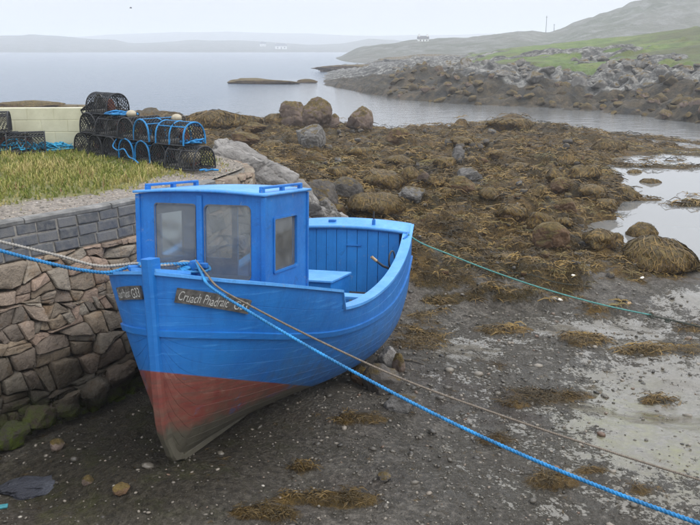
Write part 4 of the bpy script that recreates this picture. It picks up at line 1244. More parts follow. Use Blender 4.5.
def hv(u, w, off=0.0):
    b, g, k, e = f_((US, BSK), u), f_((US, GSK), u), kz(u), max(1.0, f_((US, ESK), u))
    q = min(1, max(0, (g - w) / (g - k)))
    return b * max(0.0, 1 - q ** e) ** (1 / e) + off
def hpt(u, w, off=0.0, side=1):
    """hull surface point pushed out by off"""
    v = hv(u, w)
    e = .02
    du = (hv(min(u + e, 6), w) - hv(max(u - e, -.4), w)) / (min(u + e, 6) - max(u - e, -.4)); dw = (hv(u, w + e) - hv(u, max(w - e, 0))) / (w + e - max(w - e, 0))
    n = Vector((1, -min(max(du, -3), 3), -min(max(dw, -3), 3))).normalized()
    p = Vector((v, u, w)) + n * off
    return Vector((max(p.x, .012) * side, p.y, p.z))

ust = np.r_[np.linspace(-.40, -.28, 7), np.linspace(-.24, .6, 15), np.linspace(.7, 5.95, 40)]
def strip(name, lo, hi, m, parent=boat, side=1, off=0.0, thick=.022, us=ust, nw=4, groove=.006, smooth_sh=True):
    """a plank running along the hull between the height curves lo(u) and hi(u)"""
    V, F = [], []
    prof = [(0.0, -thick), (0.0, -groove)] + [(a, off) for a in np.linspace(.02, .98, nw)] + [(1.0, -groove), (1.0, -thick)]
    us = [u for u in us if hi(u) - lo(u) > .008]
    m_ = len(prof)
    for u in us:
        a, b = lo(u), hi(u)
        for t, d in prof: V.append(hpt(u, a + (b - a) * t, d, side))
    for i in range(len(us) - 1):
        for j in range(m_ - 1):
            q = (i*m_+j, (i+1)*m_+j, (i+1)*m_+j+1, i*m_+j+1)
            F.append(q if side > 0 else q[::-1])
    F += [tuple(range(m_)), tuple(range((len(us)-1)*m_ + m_ - 1, (len(us)-1)*m_ - 1, -1))]
    o = pyobj(name, V, F, m, parent, smooth_sh)
    o.data.set_sharp_from_angle(angle=math.radians(28))
    return o

rub = lambda u: f_(RBK, u)
glo = lambda u: f_(GLK, u)
gfw = lambda u: f_(GFK, u)
# inner shell (also the painted inside)
V, F = [], []
ws_ = np.linspace(0, 1, 18)
for u in ust:
    top = (gfw(u) if u < 1.78 else glo(u)) - .01; k = kz(u)
    for s in (-1, 1):
        for t in (ws_ if s > 0 else ws_):
            V.append(hpt(u, k + (top - k) * t ** 1.6, -.035, s))
nw = len(ws_)
for i in range(len(ust) - 1):
    for s in range(2):
        for j in range(nw - 1):
            a = i * 2 * nw + s * nw + j; F.append((a, a + 2*nw, a + 2*nw + 1, a + 1))
hull = pyobj('hull', V, F, M_BLUEIN, boat, True)
NS = 11
cuts = np.linspace(0, 1, NS + 1) ** 1.35
for side in (1, -1):
    for i in range(NS):
        a, b = cuts[i], cuts[i + 1]
        strip('plank', lambda u, a=a: kz(u) + (rub(u) - kz(u)) * a, lambda u, b=b: kz(u) + (rub(u) - kz(u)) * b, M_HULL, hull, side, groove=.004)
    strip('plank', rub, lambda u: (rub(u) + glo(u)) / 2, M_HULL, hull, side, groove=.004)
    strip('plank', lambda u: (rub(u) + glo(u)) / 2, glo, M_HULL, hull, side, groove=.004)
    strip('bulwark', glo, lambda u: gfw(u) - (max(0, u - 1.68) * 1.9 if u > 1.68 else 0), M_HULL, boat, side, us=np.r_[ust[ust < 1.66], 1.66, 1.70, 1.74, 1.78], groove=.003, thick=.05)
    # rubbing strake
    strip('rubbing_strake', lambda u: rub(u) - .03, lambda u: rub(u) + .03, M_HULL, boat, side, off=.026, thick=.0, nw=3, groove=-.004)
# gunwale caps
def cap(name, us, wf, inner, outer, th, m, side):
    V, F = [], []
    for u in us:
        w = wf(u); po = hpt(u, w, outer, side); vi = max(hv(u, w) - inner, .0) * side
        for x, z in ((po.x, w), (po.x, w + th), (vi, w + th + .004), (vi, w)): V.append((x, po.y if x == po.x else u, z))
    for i in range(len(us) - 1):
        for j in range(4):
            q = (i*4+j, i*4+4+j, i*4+4+(j+1) % 4, i*4+(j+1) % 4); F.append(q if side > 0 else q[::-1])
    F += [(0, 1, 2, 3), tuple(range(len(V)-1, len(V)-5, -1))]
    return pyobj(name, V, F, m, boat)
for side in (1, -1):
    cap('gunwale_cap', np.r_[ust[ust < 1.6], 1.66], gfw, .09, .028, .03, M_BLUELIT, side)
    cap('gunwale_cap', np.linspace(1.80, 5.98, 40), glo, .125, .03, .032, M_BLUELIT, side)
    # sloping end of the bulwark
    a, b = hpt(1.665, gfw(1.665), .03, side), hpt(1.80, glo(1.8), .03, side)
    V = []
    for p, t in ((a, .032), (b, .034)):
        for dx in (0, -.10):
            for dz in (0, t): V.append((p.x + dx * side, p.y, p.z + dz))
    pyobj('bulwark_end', V, [(0, 4, 5, 1), (1, 5, 7, 3), (3, 7, 6, 2), (2, 6, 4, 0), (0, 1, 3, 2), (4, 6, 7, 5)], M_BLUELIT, boat)
# stem post and keel
def stem_u(w):
    us = np.linspace(-.40, .2, 200); ks = np.array([kz(u) for u in us]); return float(np.interp(w, ks[::-1], us[::-1])) if w < 1.70 else -.395 - (w - 1.70) * .12
V, F = [], []
wl_ = np.r_[np.linspace(-.03, .4, 9), np.linspace(.5, 2.09, 14)]
for w in wl_:
    u = stem_u(max(w, 0)); hw = .055 if w > .3 else .045
    for x, y in ((-hw, u + .12), (-hw * .98, u - .035), (-hw * .55, u - .06), (hw * .55, u - .06), (hw * .98, u - .035), (hw, u + .12)): V.append((x, y, w))
m_ = 6
for i in range(len(wl_) - 1):
    for j in range(m_): F.append((i*m_+j, i*m_+(j+1) % m_, (i+1)*m_+(j+1) % m_, (i+1)*m_+j))
F += [tuple(range(m_))[::-1], tuple(range((len(wl_)-1)*m_, len(wl_)*m_))]
pyobj('stem_post', V, F, M_HULL, boat)
box('keel', (0, 3.05, -.005), (.09, 5.86, .07), M_HULL, boat, None, .01)
# transom
V = []
wv = np.linspace(0.01, 1, 16)
for t in wv: V.append((hv(5.98, 1.86 * t ** 1.4), 5.975, 1.86 * t ** 1.4))
ring = V + [(-x, y, z) for x, y, z in V[::-1]]
n = len(ring); V2 = [(x, 5.93, z) for x, y, z in ring] + ring
pyobj('transom', V2, [tuple(range(n)), tuple(range(2*n-1, n-1, -1))] + [(k, (k+1) % n, n + (k+1) % n, n + k) for k in range(n)], M_HULL, boat)
# stern deck with camber, sky sheen painted in as a paler blue
V, F = [], []
us2 = np.linspace(5.60, 6.03, 12); m_ = 13
for u in us2:
    b_w = hv(min(u, 5.98), glo(min(u, 5.98))) - .02
    base = 1.775 + (u - 5.60) * .24
    for j in range(m_):
        t = -1 + 2 * j / (m_ - 1); V.append((b_w * t, u, base + .035 + .06 * (1 - t * t)))
for i in range(11):
    for j in range(m_ - 1): F.append((i*m_+j, i*m_+j+1, (i+1)*m_+j+1, (i+1)*m_+j))
sd = pyobj('stern_deck', V, F, M_BLUELIT, boat, True)
mod = sd.modifiers.new('solid', 'SOLIDIFY'); mod.thickness = .05; mod.offset = -1
# bulkhead of upright boards under the stern deck
nbd = 12
for k in range(nbd):
    x0, x1 = -1.05 + 2.1 * k / nbd, -1.05 + 2.1 * (k + 1) / nbd
    xm = (x0 + x1) / 2; top = 1.775 + .06 * (1 - (xm / 1.05) ** 2)
    bot = next((w for w in np.linspace(.55, 1.7, 60) if hv(5.70, w) > max(abs(x0), abs(x1)) + .03), 1.7)
    if top - bot > .1: box('bulkhead_board', (xm, 5.66 + .005 * (k % 2), (top + bot) / 2), ((x1 - x0) - .007, .03, top - bot), M_BLUEIN, boat, None, .004)
box('hinge', (.12, 5.635, 1.56), (.26, .012, .03), M_BLUE, boat, None, .004)
# floor, thwart, engine box
V = []
for u in np.linspace(1.8, 5.68, 14):
    x = hv(u, .80) - .05; V += [(-x, u, .80), (x, u, .80)]
pyobj('floor', V, [(2*i, 2*i+1, 2*i+3, 2*i+2) for i in range(13)], M_DARKIN, boat)
eb = box('engine_box', (-.02, 3.85, 1.05), (1.0, .85, .50), M_BLUEIN, boat, None, .01)
box('lid', (-.02, 3.84, 1.318), (1.05, .90, .03), M_BLUELIT, eb, None, .006)
box('thwart', (0, 3.05, 1.205), (2.36, .26, .04), M_BLUELIT, boat, None, .006)
box('side_bench', (.92, 3.6, 1.02), (.34, 1.5, .035), M_BLUEIN, boat, None, .006)
for u in (2.2, 2.75, 3.3, 4.4):   # frames (ribs) inside the port and starboard side
    for side in (-1, 1):
        pts = [hpt(u, w, -.055, side) for w in np.linspace(.5, glo(u) - .01, 8)]
        tube('rib', pts, .022, M_BLUEIN, boat, 6)
# pump handle on the port quarter
pm = tube('pump', [(1.02, 4.55, 1.30), (1.0, 4.52, 1.38), (.93, 4.45, 1.42), (.84, 4.40, 1.50)], .018, M_BLACK, boat, 8)
tube('grip', [(.845, 4.403, 1.496), (.78, 4.36, 1.56)], .022, M_WOOD, pm, 8)
th = np.linspace(0, 2 * math.pi, 20, endpoint=False)
tube('wheel', [(1.03 + .02 * math.cos(a), 4.58 + .09 * math.cos(a), 1.50 + .13 * math.sin(a)) for a in th], .013, M_BLACK, pm, 6, closed=True)
box('bollard', (.42, 5.75, 1.92), (.05, .05, .12), M_BLUE, boat, None, .008)
tube('bollard_pin', [(.42, 5.75, 1.96), (.42, 5.75, 2.11)], .014, M_BLACK, boat, 6)
box('fairlead', (-.30, 5.8, 1.925), (.12, .07, .05), M_BLUE, boat, None, .012)
tube('cleat', [(1.0, 5.40, 1.72), (1.03, 5.46, 1.76), (1.03, 5.60, 1.80), (1.0, 5.66, 1.80)], .016, M_BLUE, boat, 6)

# foredeck
V, F = [], []
usd = np.r_[ust[(ust > -.36) & (ust < 1.8)], 1.84]; m_ = 9
for u in usd:
    w = gfw(min(u, 1.8)) - .16; b = hv(u, w) - .03
    for j in range(m_):
        t = -1 + 2 * j / (m_ - 1); V.append((b * t, u, w + .05 * (1 - t * t)))
for i in range(len(usd) - 1):
    for j in range(m_ - 1): F.append((i*m_+j, i*m_+j+1, (i+1)*m_+j+1, (i+1)*m_+j))
pyobj('foredeck', V, F, M_BLUEIN, boat, True)
# breasthook and mooring bitt at the bow
pyobj('breasthook', [(-.32, -.22, 1.93), (.32, -.22, 1.93), (.06, -.42, 1.97), (-.06, -.42, 1.97), (-.32, -.22, 1.965), (.32, -.22, 1.965), (.06, -.42, 2.0), (-.06, -.42, 2.0)], [(0, 3, 2, 1), (4, 5, 6, 7), (0, 1, 5, 4), (1, 2, 6, 5), (2, 3, 7, 6), (3, 0, 4, 7)], M_BLUELIT, boat)
box('mooring_bitt', (.24, .02, 1.86), (.085, .085, .34), M_BLUE, boat, None, .01)
box('bitt_crosspiece', (.24, .02, 1.985), (.26, .05, .05), M_BLUE, boat, None, .01)
box('bow_chock', (-.36, -.05, 1.935), (.16, .09, .05), M_BLUE, boat, Matrix.Rotation(.7, 3, 'Z'), .015)

# ------------------------------------------------------------------ wheelhouse
UF, UR, HB, WB, WT = .585, 1.844, .713, 1.36, 2.623
def rrect(x0, x1, z0, z1, r, k=5):
    pts = []
    for cx, cz, a0 in ((x1 - r, z1 - r, 0), (x0 + r, z1 - r, 90), (x0 + r, z0 + r, 180), (x1 - r, z0 + r, 270)):
        for i in range(k + 1):
            a = math.radians(a0 + 90 * i / k); pts.append((cx + r * math.cos(a), cz + r * math.sin(a)))
    return pts
def panel(name, outer, holes, th, place, m, parent):
    """flat board with window openings; place(x, z, d) maps into the parent"""
    bm = bmesh.new()
    def loop(pts, d):
        vs = [bm.verts.new((x, d, z)) for x, z in pts]
        return vs, [bm.edges.new((vs[i], vs[(i + 1) % len(vs)])) for i in range(len(vs))]
    L0 = [loop(p, 0) for p in [outer] + holes]; L1 = [loop(p, th) for p in [outer] + holes]
    for L in (L0, L1):
        bmesh.ops.triangle_fill(bm, use_beauty=True, use_dissolve=False, edges=[e for _, es in L for e in es])
    for (a, _), (b, _) in zip(L0, L1):
        for i in range(len(a)):
            j = (i + 1) % len(a)
            try: bm.faces.new((a[i], a[j], b[j], b[i]))
            except ValueError: pass
    for v in bm.verts: v.co = Vector(place(v.co.x, v.co.z, v.co.y))
    bmesh.ops.recalc_face_normals(bm, faces=bm.faces)
    me = bpy.data.meshes.new(name); bm.to_mesh(me); bm.free()
    return link(name, me, m, parent)
def ring_frame(name, pts, wd, th, place, m, parent):
    cx = sum(p[0] for p in pts) / len(pts); cz = sum(p[1] for p in pts) / len(pts)
    n = len(pts); V, F = [], []
    for x, z in pts:
        dx, dz = x - cx, z - cz; L = math.hypot(dx, dz); ox, oz = dx / L * wd, dz / L * wd
        for (ax, az, d) in ((x - ox * .25, z - oz * .25, 0), (x - ox * .25, z - oz * .25, th), (x + ox, z + oz, th), (x + ox, z + oz, 0)): V.append(place(ax, az, d))
    for i in range(n):
        j = (i + 1) % n
        for k in range(4): F.append((i*4+k, j*4+k, j*4+(k+1) % 4, i*4+(k+1) % 4))
    return pyobj(name, V, F, m, parent)
wh = box('wheelhouse', (0, (UF + UR) / 2, WB + .02), (2 * HB - .01, UR - UF - .01, .04), M_DARKIN, boat)   # sole of the wheelhouse
wL, wR = rrect(-.52, -.05, 1.767, 2.523, .03), rrect(.055, .567, 1.767, 2.523, .055)
def crown(x): return .028 * (1 - (x / HB) ** 2)
outerF = [(-HB, WB), (HB, WB), (HB, WT)] + [(x, WT + crown(x)) for x in np.linspace(HB * .8, -HB * .8, 9)] + [(-HB, WT)]
pf = lambda x, z, d: (x, UF + .03 - d, z)
panel('front_wall', outerF, [wL, wR], .03, pf, M_BLUE, wh)
pback = lambda x, z, d: (x, UR - .03 + d, z)
panel('rear_wall', outerF, [rrect(-.56, -.22, 1.80, 2.45, .03), rrect(.20, .56, 1.80, 2.45, .03), rrect(-.15, .13, 1.40, 2.52, .01)], .03, pback, M_BLUEIN, wh)
for s in (1, -1):
    ps = lambda x, z, d, s=s: (s * (HB - .03 + d), x, z)
    sw = rrect(.848, 1.491, 1.826, 2.381, .02)
    panel('side_wall', [(UF + .031, WB), (UR - .031, WB), (UR - .031, WT), (UF + .031, WT)], [sw], .03, ps, M_BLUE, wh)
    po_ = lambda x, z, d, s=s: (s * (HB + d), x, z)
    ring_frame('window_frame', sw, .028, .016, po_, M_BLUE, wh)
    V = [(s * (HB - .015), x, z) for x, z in sw]; V2 = [(s * (HB - .019), x, z) for x, z in sw]; n = len(sw)
    pyobj('window_pane', V + V2, [tuple(range(n)), tuple(range(2*n-1, n-1, -1))] + [(k, (k+1) % n, n+(k+1) % n, n+k) for k in range(n)], M_GLASS, wh)
M_SEAL = m_plain('grey_window_seal', (.10, .105, .11), .7, .3, 30)
for w_ in (wL, wR):
    n = len(w_)
    V = [(x, UF + .016, z) for x, z in w_]; V2 = [(x, UF + .012, z) for x, z in w_]
    pyobj('window_pane', V + V2, [tuple(range(n)), tuple(range(2*n-1, n-1, -1))] + [(k, (k+1) % n, n+(k+1) % n, n+k) for k in range(n)], M_GLASS, wh)
    ring_frame('window_seal', w_, .010, .006, lambda x, z, d: (x, UF - d, z), M_SEAL, wh)
box('mullion', (.0025, UF - .010, (1.70 + 2.60) / 2), (.062, .02, .94), M_BLUE, wh, None, .005)
for s in (1, -1):
    box('corner_post', (s * (HB + .001), UF - .001, (WB + WT) / 2), (.05, .045, WT - WB - .01), M_BLUE, wh, None, .008)
    box('rear_corner_post', (s * (HB + .001), UR - .01, (WB + WT) / 2), (.04, .04, WT - WB - .01), M_BLUE, wh, None, .006)
# roof
V, F = [], []
m_ = 15; ur_ = np.linspace(UF - .055, UR + .05, 8)
for u in ur_:
    for j in range(m_):
        x = (-1 + 2 * j / (m_ - 1)) * (HB + .035); V.append((x, u, WT + .012 + max(0, crown(min(abs(x), HB))) + .006))
for i in range(7):
    for j in range(m_ - 1): F.append((i*m_+j, i*m_+j+1, (i+1)*m_+j+1, (i+1)*m_+j))
rf = pyobj('roof', V, F, M_BLUELIT, wh, True)
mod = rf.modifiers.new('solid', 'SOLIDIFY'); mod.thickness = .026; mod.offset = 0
for s, x0 in ((-1, -.66), (1, .66)):
    a, e = (.66, 1.80) if s < 0 else (.64, 1.78)
    pts = [(x0, a, WT + .03), (x0, a + .04, WT + .075), (x0, e - .04, WT + .075), (x0, e, WT + .03)]
    V, F = [], []
    hr = box('handrail', (x0, (a + e) / 2, WT + .085), (.045, e - a, .028), M_BLUE, wh, None, .01)
    for q in (a + .03, (a + e) / 2, e - .03): box('rail_foot', (x0, q, WT + .05), (.04, .07, .05), M_BLUE, hr, None, .006)
# inside: console, seat back, wheel
box('console', (.1, .86, 1.56), (1.1, .34, .36), M_BLUEIN, wh, None, .02)
th = np.linspace(0, 2 * math.pi, 20, endpoint=False)
tube('steering_wheel', [(-.28 + .17 * math.cos(a), 1.10, 1.72 + .17 * math.sin(a)) for a in th], .014, M_BLACK, wh, 6, closed=True)

# ------------------------------------------------------------------ name boards, lettered
HG_ = []
for side in (1, -1):
    for u in np.linspace(-.38, 1.6, 100):
        for w in np.linspace(1.3, 1.9, 61):
            p = hpt(u, w, .02, side); q = bw_(*p); HG_.append((side, u, w, *to_px(q.x, q.y, q.z)))
HG_ = np.array(HG_)
def hull_hit(px, py, side):
    a = HG_[(HG_[:, 0] == side) & (HG_[:, 1] < (9 if side > 0 else .12))]; i = np.argmin((a[:, 3] - px) ** 2 + (a[:, 4] - py) ** 2); return a[i, 1], a[i, 2]
def name_board(side, pa, pb, hgt, text, gap):
    (u0, w0), (u1, w1) = hull_hit(*pa, side), hull_hit(*pb, side)
    # walk along the hull so that length is true
    us = np.linspace(u0, u1, 60); P = np.array([tuple(hpt(u, w0 + (w1 - w0) * (u - u0) / (u1 - u0), .0, side)) for u in us])
    Ls = np.r_[0, np.cumsum(np.linalg.norm(np.diff(P, axis=0), axis=1))]; L = Ls[-1]
    def on(s, h, d):
        u = float(np.interp(s, Ls, us)); w = w0 + (w1 - w0) * (u - u0) / (u1 - u0) + h
        return hpt(u, w, d, side)
    V, F = [], []; n = 26
    for i in range(n):
        s = L * i / (n - 1)
        for h, d in ((-hgt/2, .002), (-hgt/2, .026), (hgt/2, .026), (hgt/2, .002)): V.append(on(s, h, d))
    for i in range(n - 1):
        for j in range(4): F.append((i*4+j, i*4+4+j, i*4+4+(j+1) % 4, i*4+(j+1) % 4))
    F += [(0, 1, 2, 3), tuple(range(4*n-1, 4*n-5, -1))]
    nb_ = pyobj('name_board', V, F, M_BOARD, boat); nb_['label'] = 'black board with white hand-painted name'
    for txt, fx0, fx1, shear, hh in text:
        cu = bpy.data.curves.new('t', 'FONT'); cu.body = txt; cu.shear = shear; cu.size = 1; cu.resolution_u = 3; cu.offset = .0
        to = bpy.data.objects.new('t', cu); COL.objects.link(to)
        bpy.context.view_layer.update()
        me = bpy.data.meshes.new_from_object(to.evaluated_get(bpy.context.evaluated_depsgraph_get()))
        bpy.data.objects.remove(to)
        bm = bmesh.new(); bm.from_mesh(me)
        bmesh.ops.triangulate(bm, faces=bm.faces); bmesh.ops.subdivide_edges(bm, edges=[e for e in bm.edges if e.calc_length() > .25], cuts=1)
        xs = [v.co.x for v in bm.verts]; ys = [v.co.y for v in bm.verts]
        x0, x1, y0, y1 = min(xs), max(xs), min(ys), max(ys)
        for v in bm.verts:
            fx = (v.co.x - x0) / (x1 - x0); fx = fx0 + (fx1 - fx0) * fx
            h = ((v.co.y - y0) / (y1 - y0) - .5) * hgt * hh + .006 * math.sin(fx * 23)
            v.co = on(L * fx, h, .0285)
        bm.to_mesh(me); bm.free()
        link('lettering', me, M_WHITEP, nb_)
name_board(1, (177.5, 295.5), (249, 307), .135, [('Cruach Phadraic', .04, .68, .3, .66), ('G33', .76, .96, .15, .62)], 0)
name_board(-1, (118, 294.5), (142, 292.5), .125, [('Cruach Phadraic', .05, .62, .1, .62), ('G33', .68, .96, .0, .72)], 0)

# ------------------------------------------------------------------ lobster creels
CL, CWd, CH = .60, .43, .325
def arc_pt(x, t):      # D-shaped section, t 0..1 over the arch
    a = math.pi * t; return (x, -CWd / 2 * math.cos(a) * (1 if True else 0), CH * math.sin(a) ** .62)
def creel_meshes(tagc, hm, rm):
    out = {}
    pts = [(-CL/2, -CWd/2, 0), (CL/2, -CWd/2, 0), (CL/2, CWd/2, 0), (-CL/2, CWd/2, 0)]
    parts = [tube_arr([pts[i], tuple((np.array(pts[i]) + pts[(i+1) % 4]) / 2), pts[(i+1) % 4]], .013, 6) for i in range(4)]
    parts += [tube_arr([(x, -CWd/2, 0), (x, 0, 0), (x, CWd/2, 0)], .009, 5) for x in np.linspace(-CL/2, CL/2, 7)[1:-1]]
    out['base_frame'] = (merge_arr(parts), M_CREEL)
    out['hoop'] = (tube_arr([arc_pt(0, t) for t in np.linspace(0, 1, 17)], .015 if hm is not M_CREEL else .013, 6), hm)
    out['rail'] = (tube_arr([(-CL/2, 0, 0), (0, 0, 0), (CL/2, 0, 0)], .011, 6), rm)
    nx, na_ = 11, 13; E = []
    P = lambda i, j: np.array(arc_pt(-CL/2 + CL * i / nx, j / na_))
    for i in range(nx):
        for j in range(na_): E += [(P(i, j), P(i+1, j+1)), (P(i+1, j), P(i, j+1))]
    for x in (-CL/2, CL/2):
        for k in range(-6, 22):
            for sgn in (1, -1):
                # diagonals across the end, clipped to the arch
                seg = [np.array((x, y, sgn * (y * 1.0) + k * .055 - .2)) for y in np.linspace(-CWd/2, CWd/2, 23)]
                ins = [p for p in seg if p[2] > 0 and p[2] < CH * max(0, 1 - (abs(p[1]) / (CWd/2)) ** 2) ** .31]
                if len(ins) > 1: E.append((ins[0], ins[-1]))
    out['netting'] = (merge_arr([tube_arr([a, (a + b) / 2, b], .0056, 3) for a, b in E]), M_NET)
    res = {}
    for k, ((V, Q), m) in out.items():
        me = npmesh(k, V, Q); me.materials.append(m); me.polygons.foreach_set('use_smooth', np.ones(len(me.polygons), bool)); res[k] = me
    bm = bmesh.new(); box_bm(bm, (.05, .02, .13), (.10, .13, .18), Matrix.Rotation(.4, 3, 'X'), .02); me = bpy.data.meshes.new('bait_bag'); bm.to_mesh(me); bm.free(); me.materials.append(M_RUST); res['bait_bag'] = me
    bm = bmesh.new(); box_bm(bm, (-.12, 0, .03), (.26, CWd * .82, .04), None, .01); me = bpy.data.meshes.new('weight_slab'); bm.to_mesh(me); bm.free(); me.materials.append(M_CRATE); res['weight_slab'] = me
    # funnel (eye) of pale netting seen inside
    V, Q_ = tube_arr([(.0, -.17, .20), (.0, -.08, .18), (.0, -.02, .17)], [.12, .08, .055], 10); me = npmesh('entrance_funnel', V, Q_); me.materials.append(M_CRATE); res['entrance_funnel'] = me
    return res
CR = {'black': creel_meshes('black', M_CREEL, M_CREEL), 'blue': creel_meshes('blue', M_ROPEB, M_ROPEB)}
def creel(loc, rz, label, var='black', tilt=(0, 0), group='lobster creels stacked on the quay'):
    t = empty('lobster_creel', loc); t.rotation_euler = (tilt[0], tilt[1], rz); tag(t, label, 'lobster creel', group)
    K = CR[var]
    def add(nm, off=(0, 0, 0)):
        o = bpy.data.objects.new(nm, K[nm]); COL.objects.link(o); o.parent = t; o.location = off; return o
    add('base_frame'); add('netting'); add('bait_bag'); add('weight_slab'); add('entrance_funnel')
    for x in (-CL/2, 0, CL/2): add('hoop', (x, 0, 0))
    for tt in (.25, .5, .75):
        p = arc_pt(0, tt); add('rail', (0, p[1], p[2]))
    return t
A0 = at(87, 152, QZ + .05); A1 = at(193, 168.5, QZ + .05)
rd = (A1 - A0); RL = rd.length; rd.normalize(); rang = math.atan2(rd.y, rd.x); ang_e = rang + math.pi / 2
zt = QZ + .05
def rowp(f, lift=0.0, back=0.0):
    p = A0 + rd * (RL * f); return Vector((p.x - rd.y * back, p.y + rd.x * back, zt + lift))
LG = 'black creel standing end-on in the bottom row of the stack'
for f, lab, var in [(0.0, 'creel at the left end of the bottom row of the stack', 'black'), (.155, 'creel second from the left in the bottom row', 'black'), (.31, 'creel third from the left in the bottom row', 'black'), (.465, 'first blue-bound creel from the left in the bottom row', 'blue'), (.62, 'second blue-bound creel from the left in the bottom row', 'blue'), (.755, 'black creel last end-on before the side-on one, bottom row', 'black')]:
    creel(rowp(f, 0, .2), ang_e + random.uniform(-.06, .06), lab, var)
creel(rowp(.955, 0, .05), rang + .12, 'creel lying side-on at the right end of the bottom row')
creel(rowp(.27, CH, .12), rang + .05, 'creel lying side-on in the middle tier under the top one')
creel(rowp(.47, CH, .2), ang_e + .05, 'black creel end-on in the middle tier, left of another')
creel(rowp(.62, CH, .2), ang_e - .04, 'creel end-on with blue hoops in the middle tier beside the side-on one', 'blue')
creel(rowp(.86, CH, .10), rang + .1, 'blue-bound creel side-on at the right of the middle tier', 'blue')
creel(rowp(.08, CH + .02, .2), ang_e + .1, 'black creel end-on at the left of the middle tier')
creel(rowp(-.03, CH + .10, .30), rang + .2, 'black creel tipped up at the left end of the stack', 'black', (0, 1.05))
creel(rowp(.14, 2 * CH + .01, .2), rang + .02, 'single creel on top of the stack')
# second pile at the frame edge
pL = at(11, 152, QZ + .06)
creel(pL + Vector((-.22, .1, 0)), .1, 'creel under another at the left edge of the photo', group='lobster creels at the left edge of the quay')
creel(pL + Vector((-.32, .05, CH + .01)), .25, 'creel on top at the left edge of the photo', group='lobster creels at the left edge of the quay')
creel(at(27, 151.5, QZ + .06), .35, 'creel half buried in blue rope near the left edge', group='lobster creels at the left edge of the quay')
# buoys
def buoy(loc, r, label, m=M_BUOY):
    t = empty('buoy', loc); tag(t, label, 'buoy', 'cream floats among the creels')
    bm = bmesh.new(); bmesh.ops.create_uvsphere(bm, u_segments=18, v_segments=12, radius=r)
    for v in bm.verts: v.co.z *= .86; v.co.x *= 1.15
    me = bpy.data.meshes.new('float_body'); bm.to_mesh(me); bm.free(); link('float_body', me, m, t, True)
    th = np.linspace(0, 2 * math.pi, 12, endpoint=False)
    tube('eye', [(r * 1.15 + .02 + .025 * math.cos(a), 0, .025 * math.sin(a)) for a in th], .008, M_BLACK, t, 5, closed=True)
buoy(rowp(.43, 2 * CH - .005 + .05, .10), .07, 'cream float on top of the middle tier below the top creel')
buoy(rowp(.80, 2 * CH + .035, .18), .07, 'cream float on top of the blue-bound creel')
buoy(rowp(-.16, .06, .1), .07, 'small cream float on the grass left of the stack')
buoy(rowp(.97, CH * .5, .05), .12, 'cream float inside the side-on creel at the right end')

def heap(name, ctr, sx, sy, sz, n, r, m, label, seed, group=None, cat='rope'):
    rr = np.random.default_rng(seed); P = []
    p = np.array([0., 0, .3]); v = rr.normal(size=3)
    for i in range(n):
        a = i * .55 + rr.normal(0, .5)
        tgt = np.array([math.cos(a), math.sin(a), 0]) * rr.uniform(.35, 1.0); hgt = max(0.02, (1 - (tgt[0] ** 2 + tgt[1] ** 2) * .8) * rr.uniform(0, 1))
        P.append((tgt[0] * sx, tgt[1] * sy, r + hgt * sz))
    S = spline(P, n * 7) + np.array(tuple(ctr))
    V, Q = tube_arr(S, r, 6)
    return tag(link(name, npmesh(name, V, Q), m, None, True), label, cat, group)
heap('rope_coil', at(52, 150, QZ + .05), .42, .22, .16, 90, .012, M_ROPEHEAP, 'tangled heap of faded blue rope left of the creel stack', 301)
heap('rope_coil', at(18, 152, QZ + .06), .40, .22, .22, 70, .012, M_ROPEHEAP, 'tangled blue rope over the creels at the left edge', 302)
heap('rope_coil', at(68, 149, QZ + .05), .20, .14, .10, 40, .012, M_ROPEHEAP, 'small trailing end of the blue rope heap by the stack', 306)
heap('rope_coil', rowp(.34, 2 * CH, .1), .30, .16, .08, 50, .013, M_ROPEB, 'bright blue rope coiled on the middle tier below the top creel', 303)
heap('rope_coil', rowp(.97, CH + .02, .1), .22, .14, .08, 36, .013, M_ROPEB, 'bright blue rope draped over the right end of the stack', 304)
heap('rope_coil', rowp(1.13, 0.0, -.02), .16, .06, .02, 14, .012, M_ROPEB, 'loose end of blue rope on the gravel right of the stack', 305)
# a loop of blue line hanging across the front of the stack
S = spline([rowp(.36, CH * .95, -.06), rowp(.37, CH * .62, -.16), rowp(.42, CH * .45, -.18), rowp(.5, CH * .55, -.2), rowp(.55, CH * .25, -.22), rowp(.62, .06, -.26), rowp(.68, .02, -.30)], 60)
tag(tube('rope', S, .011, M_ROPEB, None, 6), 'blue line hanging across the front of the creel stack', 'rope')

# ------------------------------------------------------------------ mooring ropes
def mooring(pts, r, m, label, lay=0.0, n=400, sides=8, group=None):
    S = spline(pts, n)
    kw = dict(twist=lay, lobes=3, lobe=.22) if lay else {}
    V, Q = tube_arr(S, r, sides, **kw)
    return tag(link('mooring_rope', npmesh('mooring_rope', V, Q), m, None, True), label, 'rope', group)
def ray(px, py, Y): return at_dist(px, py, Y)
bow = bw_(.24, .02, 2.03)
gun = bw_(.40, -.16, 1.935)
mooring([bow, gun, ray(212, 288, 6.55), ray(250, 312, 6.30), ray(345, 367, 5.75), ray(450, 421.5, 5.15), ray(550, 466.5, 4.55), ray(640, 502, 4.05), ray(700, 523.5, 3.75), ray(820, 562, 3.2)], .011, M_ROPEB, 'bright blue twisted mooring rope from the bow to the lower right', 75, 1500, 12)
mooring([bw_(.26, .0, 2.03), bw_(.43, -.13, 1.935), ray(222, 290, 6.6), ray(262, 312, 6.5), ray(330, 346, 6.35), ray(400, 378, 6.2), ray(500, 415, 6.0), ray(600, 448.5, 5.8), ray(700, 480, 5.6), ray(830, 520, 5.3)], .0085, M_ROPEBR, 'thin brown mooring line crossing the mud from the bow', 140, 1200, 9)
st = bw_(1.03, 5.53, 1.79)
ge = on_ground(705, 329)
